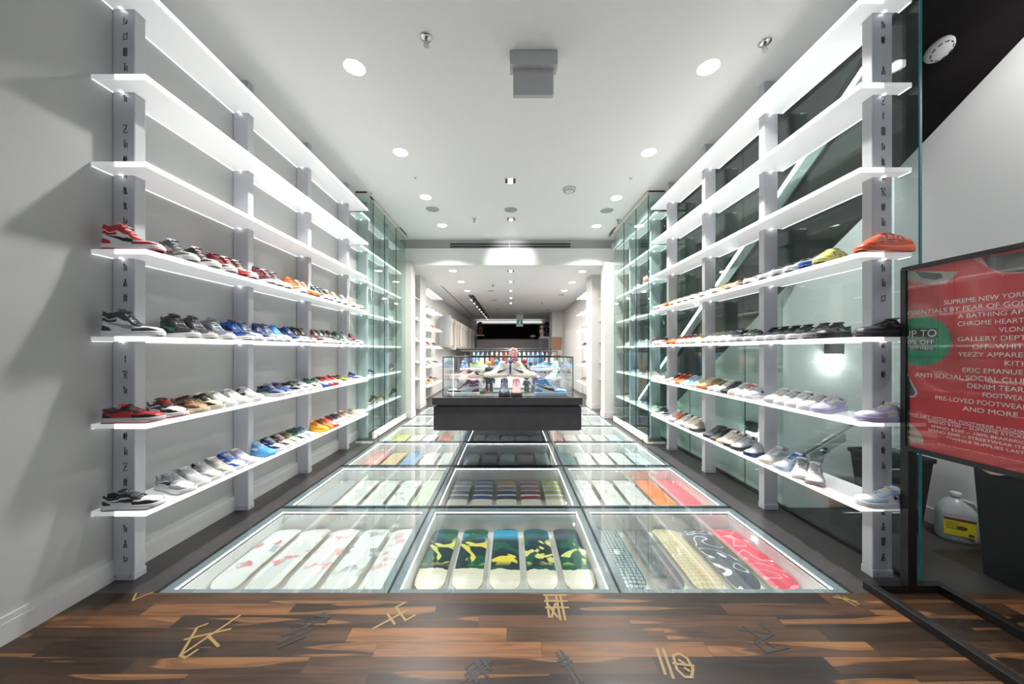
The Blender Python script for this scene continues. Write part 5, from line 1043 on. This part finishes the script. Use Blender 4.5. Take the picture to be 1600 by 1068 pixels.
# recessed black track fixtures
for s, (pa, pb, wd) in ((-1, ((735.5, 460.5), (764, 497), 'left')), (1, ((909, 470), (884, 486.5), 'right'))):
    xa, ya = ce(pa[0], pa[1], ZR); xb, yb = ce(pb[0], pb[1], ZR)
    t = thing('track_spot_recess', 'long black recessed slot with small spotlights in the rear %s ceiling' % wd, 'ceiling light', ((xa + xb) / 2, (ya + yb) / 2, ZR), 'rear spotlight slots')
    MB().add([(xa - .09, ya, ZR - .004), (xa + .09, ya, ZR - .004), (xb + .09, yb, ZR - .004), (xb - .09, yb, ZR - .004), (xa - .09, ya, ZR), (xa + .09, ya, ZR), (xb + .09, yb, ZR), (xb - .09, yb, ZR)], [(0, 1, 2, 3), (4, 5, 6, 7), (0, 1, 5, 4), (1, 2, 6, 5), (2, 3, 7, 6), (3, 0, 4, 7)]).build('slot', black_m, t)
    n = 9 if s < 0 else 4
    for k in range(n):
        f = (k + .5) / n; x, y = xa + (xb - xa) * f, ya + (yb - ya) * f
        h = MB().tube([(x, y, ZR - .003), (x + s * .03, y, ZR - .10)], .035, 10).build('spot_head', mat('spot_grey', (.25, .25, .25), .4), t, True)
        MB().tube([(x + s * .03, y, ZR - .10), (x + s * .031, y, ZR - .104)], .03, 10).build('lens', emit_m, t)
xa, ya = ce(700, 446.5, ZR); xb, yb = ce(748, 494, ZR)
t = thing('slot_diffuser', 'thin grey air slot running back along the rear left ceiling', 'air vent', ((xa + xb) / 2, (ya + yb) / 2, ZR)); MB().box(-1.9 - .02, -1.9 + .02, ya, yb, ZR - .003, ZR).build('slot', mat('slot_grey', (.2, .2, .2), .5), t)
# right side block with doorway
struct('wall_rear_block', MB().box(1.95, 2.42, 15.6, 16.6, 0, ZR), rearw_m)
dr = MB().box(2.36, 2.415, 11.2, 14.6, 0, 2.2); struct('door_1', dr, mat('door_paint', (.62, .62, .60), .5), 'plain pale door recess in the rear right wall')
t = thing('framed_poster', 'brown lettered poster board on the rear right wall', 'poster', (1.85, 15.55, 1.7)); MB().box(1.95, 2.35, 15.54, 15.6, 1.45, 2.0).build('board', noisy('poster_brown', (.30, .12, .06), (.5, .3, .18), 22, .5), t)
t = thing('wall_cabinet', 'white cabinet standing by the rear right wall', 'cabinet', (1.75, 17.5, 0)); MB().box(1.55, 2.42, 17.2, 18.4, 0, 2.1).build('body', rearw_m, t); MB().box(1.56, 1.96, 17.18, 17.2, .1, 2.0).build('door', mat('cab_dark', (.12, .12, .13), .4), t)
figure(1.9, 17.3, 2.1, .75, 'black', 'black', 'large dark figure on top of the rear right cabinet', 'large figures at the rear')
figure(1.65, 17.35, 2.1, .6, 'palepink', 'lightgrey', 'pink and grey figure on top of the rear right cabinet', 'large figures at the rear')
figure(-1.62, 18.9, 2.25, .75, 'brown', 'brown', 'brown and orange figure high at the rear left', 'large figures at the rear')
t = thing('wall_shelf', 'small white shelf under the figure at the rear left', 'shelf', (-1.62, 19, 2.2)); MB().box(-2.42, -1.4, 18.7, 19.2, 2.20, 2.25).build('board', rearw_m, t)

# ------------------------------------------------------------------ poster on its black stand
XPN = 2.28; yA, yB, zB, zT = 1.985, 1.20, .84, 1.868
t = thing('poster_stand', 'tall black steel stand holding a large red glazed poster', 'poster stand', (2.29, 1.6, 0))
fw = .028
fr = MB(); fr.box(XPN, XPN + .035, yB, yA, zT - .012, zT + .012); fr.box(XPN, XPN + .035, yB, yA, zB - .014, zB + .012); fr.box(XPN - .001, XPN + .036, yA - .022, yA + .004, zB, zT); fr.box(XPN, XPN + .035, yB, yB + .02, zB, zT)
fr.build('frame', black_m, t)
red_m = noisy('poster_red', (.50, .022, .03), (.62, .05, .055), 5, .5)
MB().box(XPN + .012, XPN + .02, yB + .01, yA - .01, zB + .005, zT - .005).build('poster_sheet', red_m, t)
MB().box(XPN + .003, XPN + .006, yB + .01, yA - .01, zB + .005, zT - .005).build('glazing', vit_m, t)
MB().box(2.285, 2.335, 1.955, 1.995, .04, 1.25).build('upright', black_m, t); MB().box(2.285, 2.335, 1.22, 1.26, .04, 1.25).build('upright', black_m, t)
ba = MB(); ba.box(2.08, 2.52, 1.965, 2.01, 0, .045); ba.box(2.08, 2.125, 1.15, 1.965, 0, .045); ba.box(2.475, 2.52, 1.15, 1.965, 0, .045); ba.box(2.08, 2.52, 1.15, 1.195, 0, .045); ba.build('base_frame', black_m, t, bevel=.002)
# printed things on the sheet
XT = XPN + .0115
txt_m = mat('poster_text', (.85, .80, .78), .6)
def px2(px, py): Y = XT * F / (px - CX); return Y, H - (py - CY) * Y / F
def ptext(s, yright, z, cw, chh, m=txt_m, nm='lettering'):
    dx = .0012 if nm != 'lettering' else .0006
    cu = bpy.data.curves.new('text', 'FONT'); cu.body = s; cu.size = 1; cu.extrude = 0
    o = bpy.data.objects.new('tmp', cu); COL.objects.link(o); bpy.context.view_layer.update()
    dg = bpy.context.evaluated_depsgraph_get(); me = bpy.data.meshes.new_from_object(o.evaluated_get(dg)); bpy.data.objects.remove(o)
    xs = [v.co.x for v in me.vertices]; x0, x1 = min(xs), max(xs); w = len(s) * cw
    for v in me.vertices:
        a = (v.co.x - x1) / (x1 - x0) * w          # right aligned
        b = v.co.y / .70 * chh
        v.co = (XT - dx, yright - a, z + b)
    me.transform(Matrix.Translation(-wloc(t)))
    me.materials.clear(); me.materials.append(m)
    o = bpy.data.objects.new(nm, me); COL.objects.link(o); o.parent = t; return o
YR = 1.505
lines = ['SUPREME NEW YORK', 'ESSENTIALS BY FEAR OF GOD', 'A BATHING APE', 'CHROME HEARTS', 'VLONE', 'GALLERY DEPT.', 'OFF--WHITE', 'YEEZY APPAREL', 'KITH', 'ERIC EMANUEL', 'ANTI SOCIAL SOCIAL CLUB', 'DENIM TEARS', 'FOOTWEAR', 'PRE-LOVED FOOTWEAR', 'AND MORE....']
for i, s in enumerate(lines): ptext(s, YR, 1.640 - i * .0388, .0183, .0225)
for i, s in enumerate(['FREE GIFT WITH ALL FOOTWEAR PURCHASE', 'SPEND $100 -- SUPREME STICKER', 'SPEND $250 -- 100% BEARBRICK', 'SPEND $500 -- STREETWEAR ITEM', '**WHILE SUPPLIES LAST**']): ptext(s, YR - .01, 1.030 - i * .0235, .0128, .0135)
lu = MB(); lu.box(XT - .0005, XT, YR - .01, YR + .44, 1.024, 1.0262); lu.build('underline', txt_m, t)
yc, zc_ = px2(1437, 533); RR = .145
def clampY(p): return (min(p[0], yA - .022), p[1])
star = []
for k in range(72):
    a = 2 * math.pi * k / 72; r = RR if k % 2 else RR * .90; star.append(clampY((yc + r * math.cos(a), zc_ + r * math.sin(a))))
sm_ = MB(); sm_.prism(star, XT - .0004, XT + .0003, 'x'); sm_.build('green_starburst', noisy('star_green', (.02, .22, .10), (.03, .32, .16), 12, .5), t)
dkm = mat('badge_grey', (.06, .06, .06), .5)
bd = MB()
for (a, b, c_, d_) in ((yA - .024, 1.825, 1.47, 1.52), (yA - .024, 1.835, 1.43, 1.463), (yA - .024, 1.84, 1.398, 1.423)): bd.box(XT - .0006, XT - .0004, b, a, c_, d_)
bd.build('badge_plates', dkm, t)
ptext('UP TO', 1.83, 1.474, .030, .040, nm='badge_lettering'); ptext('50% OFF', 1.84, 1.434, .0198, .024, nm='badge_lettering'); ptext('SELECT ITEMS', 1.843, 1.402, .0118, .015, nm='badge_lettering')
# printed shoe pictures at the corners of the sheet
def blob(pts, m, nm, dx=.0003):
    q = [px2(a, b) for a, b in pts]; q = [(min(max(y_, yB + .02), yA - .022), min(max(z_, zB + .012), zT - .012)) for y_, z_ in q]
    mb = MB(); mb.prism(q, XT - dx - .0002, XT - dx, 'x'); return mb.build(nm, m, t)
blob([(1409, 424), (1498, 424), (1486, 436), (1474, 444), (1455, 445), (1409, 440)], mat('print_grey', (.35, .30, .27), .5), 'printed_shoe')
blob([(1430, 424), (1470, 427), (1474, 433), (1462, 437), (1440, 434)], mat('print_dark', (.06, .05, .05), .5), 'printed_tick', .0006)
blob([(1534, 402), (1600, 393), (1600, 425), (1566, 425), (1545, 418)], mat('print_dark', (.06, .05, .05), .5), 'printed_shoe')
blob([(1410, 583), (1422, 592), (1434, 613), (1429, 620), (1418, 620), (1420, 628), (1412, 632), (1410, 632)], mat('print_white', (.6, .58, .55), .5), 'printed_outline')
blob([(1410, 586), (1421, 594), (1431, 613), (1427, 618), (1416, 617), (1417, 627), (1410, 630)], mat('print_dark', (.06, .05, .05), .5), 'printed_shoe', .0006)
blob([(1411, 666), (1420, 660), (1432, 668), (1442, 682), (1443, 692), (1411, 690)], mat('print_beige', (.45, .32, .26), .5), 'printed_plush')
blob([(1520, 404), (1536, 402), (1600, 420), (1600, 427), (1560, 427)], mat('print_light', (.55, .2, .2), .5), 'printed_swirl', .0002)

# ------------------------------------------------------------------ bins and bottle
def bin_(x0, x1, y0, y1, h, tp, name, label, pedal):
    t = thing(name, label, 'bin', ((x0 + x1) / 2, (y0 + y1) / 2, 0), 'black bins beyond the glass')
    b = MB(); zz = [0, h]; v = []
    cx, cy = (x0 + x1) / 2, (y0 + y1) / 2
    prof = [(tp, 0), (1, h), (.96, h), (tp - .04, .02)]
    for k, z in prof:
        for X, Y in ((x0, y0), (x1, y0), (x1, y1), (x0, y1)): v.append((cx + (X - cx) * k, cy + (Y - cy) * k, z))
    f = [(3, 2, 1, 0), (12, 13, 14, 15)]
    for i in range(3):
        for k in range(4): f.append((i * 4 + k, i * 4 + (k + 1) % 4, (i + 1) * 4 + (k + 1) % 4, (i + 1) * 4 + k))
    b.add(v, f); b.build('body', blackp_m, t, bevel=.006)
    r = MB(); r.box(x0 - .008, x1 + .008, y0 - .008, y0, h - .03, h + .004); r.box(x0 - .008, x1 + .008, y1, y1 + .008, h - .03, h + .004); r.box(x0 - .008, x0, y0, y1, h - .03, h + .004); r.box(x1, x1 + .008, y0, y1, h - .03, h + .004); r.build('rim', blackp_m, t)
    return t
bin_(2.87, 3.19, 2.56, 2.88, .58, .72, 'waste_bin', 'tapered open black waste bin behind the glass, left of the bottle', False)
t = bin_(2.96, 3.40, 1.72, 2.18, .69, .88, 'pedal_bin', 'tall black pedal bin against the right wall', True)
MB().tube([(3.06, 1.80, .06), (3.06, 1.755, .035), (3.28, 1.755, .035), (3.28, 1.80, .06)], .012, 8).build('pedal', chrome_m, t, True)
lp = MB(); n = 40; v0, v1, v2 = [], [], []
for k in range(n):
    a = k / n * 4; s_, f_ = int(a), a - int(a); c4 = [(2.955, 1.715), (3.405, 1.715), (3.405, 2.185), (2.955, 2.185)]
    p, q_ = c4[s_], c4[(s_ + 1) % 4]; X = p[0] + (q_[0] - p[0]) * f_; Y = p[1] + (q_[1] - p[1]) * f_; o_ = .008 + .006 * math.sin(k * 2.3)
    ox = o_ * (1 if X > 3.2 else -1); oy = o_ * (1 if Y > 2 else -1)
    v0.append((X + ox, Y + oy, .655 + .02 * math.sin(k * 1.7))); v1.append((X + ox * .9, Y + oy * .9, .70)); v2.append((X - ox * 3, Y - oy * 3, .66))
lp.add(v0 + v1 + v2, [(k, (k + 1) % n, n + (k + 1) % n, n + k) for k in range(n)] + [(n + k, n + (k + 1) % n, 2 * n + (k + 1) % n, 2 * n + k) for k in range(n)])
lp.build('bin_liner', noisy('liner', (.72, .66, .62), (.45, .10, .08), 9, .35), t, True)
# gallon bottle
bx_, by_ = fl(1497, 838)
by_ = 2.54; bx_ = 3.325
t = thing('cleaning_bottle', 'translucent white gallon bottle with yellow label on the slate floor', 'bottle', (bx_, by_, 0))
bm_ = mat('bottle_plastic', (.62, .66, .68), .3); bm_.node_tree.nodes['Principled BSDF'].inputs['Transmission Weight'].default_value = .25
prof = [(.074, 0), (.080, .008), (.081, .03), (.081, .165), (.078, .185), (.062, .225), (.040, .250), (.022, .262), (.020, .275)]
b = MB(); n = 32; v = []
for r, z in prof:
    for k in range(n):
        a = 2 * math.pi * k / n; e = 3.2
        c, s_ = math.cos(a), math.sin(a); m_ = (abs(c) ** e + abs(s_) ** e) ** (-1 / e)
        m_ = m_ if z < .2 else 1
        v.append((bx_ + r * c * m_ * 1.05, by_ + r * s_ * m_ * .85, z))
f = [tuple(range(n))[::-1], tuple((len(prof) - 1) * n + k for k in range(n))]
for i in range(len(prof) - 1):
    for k in range(n): f.append((i * n + k, i * n + (k + 1) % n, (i + 1) * n + (k + 1) % n, (i + 1) * n + k))
b.add(v, f); b.build('body', bm_, t, True)
MB().lathe([(.023, .268), (.024, .27), (.024, .292), (.021, .295)], (bx_, by_, 0), 20).build('cap', mat('cap_white', (.7, .7, .7), .4), t, True)
MB().tube([(bx_ + .02, by_ - .02, .255), (bx_ + .062, by_ - .028, .245), (bx_ + .082, by_ - .028, .20), (bx_ + .078, by_ - .022, .165)], .011, 8).build('handle', bm_, t, True)
lf = by_ - .0715
MB().box(bx_ - .068, bx_ + .060, lf - .002, lf, .045, .135).build('label', mat('label_yellow', (.82, .70, .03), .5), t)
MB().box(bx_ - .068, bx_ + .060, lf - .0025, lf - .001, .135, .150).build('label_band', mat('label_brown', (.22, .08, .04), .5), t)
lb = MB()
for k in range(4): lb.box(bx_ - .060, bx_ - .060 + (.055, .05, .045, .052)[k], lf - .0026, lf - .002, .12 - k * .012, .123 - k * .012)
lb.box(bx_ + .03, bx_ + .052, lf - .0026, lf - .002, .052, .066); lb.build('label_print', mat('label_ink', (.05, .05, .04), .5), t)
pr_ = MB(); pr_.prism([(bx_ + .005 + .022 * math.cos(a), .095 + .013 * math.sin(a)) for a in (2 * math.pi * k / 14 for k in range(14))], lf - .0026, lf - .002, 'y'); pr_.build('label_picture', mat('label_pic', (.16, .10, .05), .5), t)

t.scale = (1.17, 1.17, 1.17); t.rotation_euler = (0, 0, R(-38))
# ------------------------------------------------------------------ glyphs inlaid in the wood floor
gold_m = mat('gold_inlay', (.28, .19, .065), .5, .0); ink_m = mat('black_inlay', (.015, .015, .017), .45)
GD = [((325, 993), gold_m, 'gold', [[(.1, .85), (.15, .1), (.3, 0), (.45, .15)], [(.15, .1), (1, .95)], [(.0, .55), (.95, .55)], [(.5, .5), (.9, .1)], [(.1, .85), (.3, .9)]], .20, .24, 20),
      ((475, 983), ink_m, 'black', [[(0, .35), (.7, .35)], [(.1, .6), (1, .6)], [(.3, .75), (.3, .5)], [(.55, .75), (.55, .5)], [(.75, .95), (1, .6), (.9, .9)], [(.05, .15), (.5, .15)]], .24, .16, 35),
      ((614, 965), gold_m, 'gold', [[(0, .5), (.85, .5)], [(.45, .8), (.45, .2)], [(.7, .9), (.7, .1)], [(.7, .9), (.95, .9)], [(.7, .1), (.95, .1)]], .22, .16, 42),
      ((870, 947), gold_m, 'gold', [[(0, .95), (1, .95)], [(.1, .95), (.1, .1)], [(.1, .6), (.45, .1)], [(.45, .6), (.2, .1)], [(.55, .95), (.55, 0)], [(.75, .95), (.75, .0)], [(0, .7), (1, .7)], [(0, .45), (1, .45)]], .13, .20, 0),
      ((746, 1047), ink_m, 'black', [[(0, .5), (1, .5)], [(.15, .65), (.85, .65)], [(.15, .35), (.85, .35)], [(.3, .9), (.3, .1)], [(.6, .95), (.6, .05)], [(.8, .8), (.8, .2)], [(.3, .9), (.5, .9)]], .16, .12, 40),
      ((890, 1040), ink_m, 'black', [[(.25, 1), (.25, 0)], [(.6, 1), (.6, 0)], [(0, .75), (.8, .75)], [(.1, .6), (.8, .6)]], .07, .17, 25),
      ((1057, 1037), gold_m, 'gold', [[(.05, 1), (.05, .1)], [(.25, 1), (.25, .0)], [(.45, .3), (.5, .8), (.7, .9), (.9, .75), (.95, .4), (.8, .1), (.6, .08), (.45, .3)], [(.4, .5), (1, .5)], [(.62, .65), (.75, .55)], [(.7, .38), (.8, .3)]], .15, .15, -8),
      ((1192, 996), ink_m, 'black', [[(0, .9), (1, .55)], [(.95, .9), (1, .55), (.05, .4), (.1, .1), (1, .1)], [(.25, .95), (.5, .2)]], .15, .18, 12),
      ((1325, 939), gold_m, 'gold', [[(0, .8), (1, .5)], [(.3, .9), (.6, .2)], [(.6, .8), (.9, .3)]], .10, .12, 0),
      ((216, 932), gold_m, 'gold', [[(0, .8), (.5, .2), (1, .9)]], .09, .10, 0)]
pl = ['near the left end of the boards', 'left of the gold bar mark', 'left of centre, in front of the floor cases', 'in front of the middle floor case', 'at the bottom edge left of centre', 'of two long bars right of centre', 'with a ring at the bottom edge', 'shaped like a Z at right', 'faint, by the stand base', 'faint, by the left wall post']
for i, ((px, py), m, cn, st_, sx, sy, rot) in enumerate(GD):
    x, y = fl(px, py)
    t = thing('floor_glyph', '%s glyph on the walnut floor, %s' % (cn, pl[i]), 'floor marking', (x, y, .0), 'glyphs on the walnut floor')
    mb = MB(); bars(mb, st_, x, y, sx * .95, sy * .95, .0125 if i < 8 else .008, 'z', -.0002, .0009, R(rot)); mb.build('inlay', m, t)
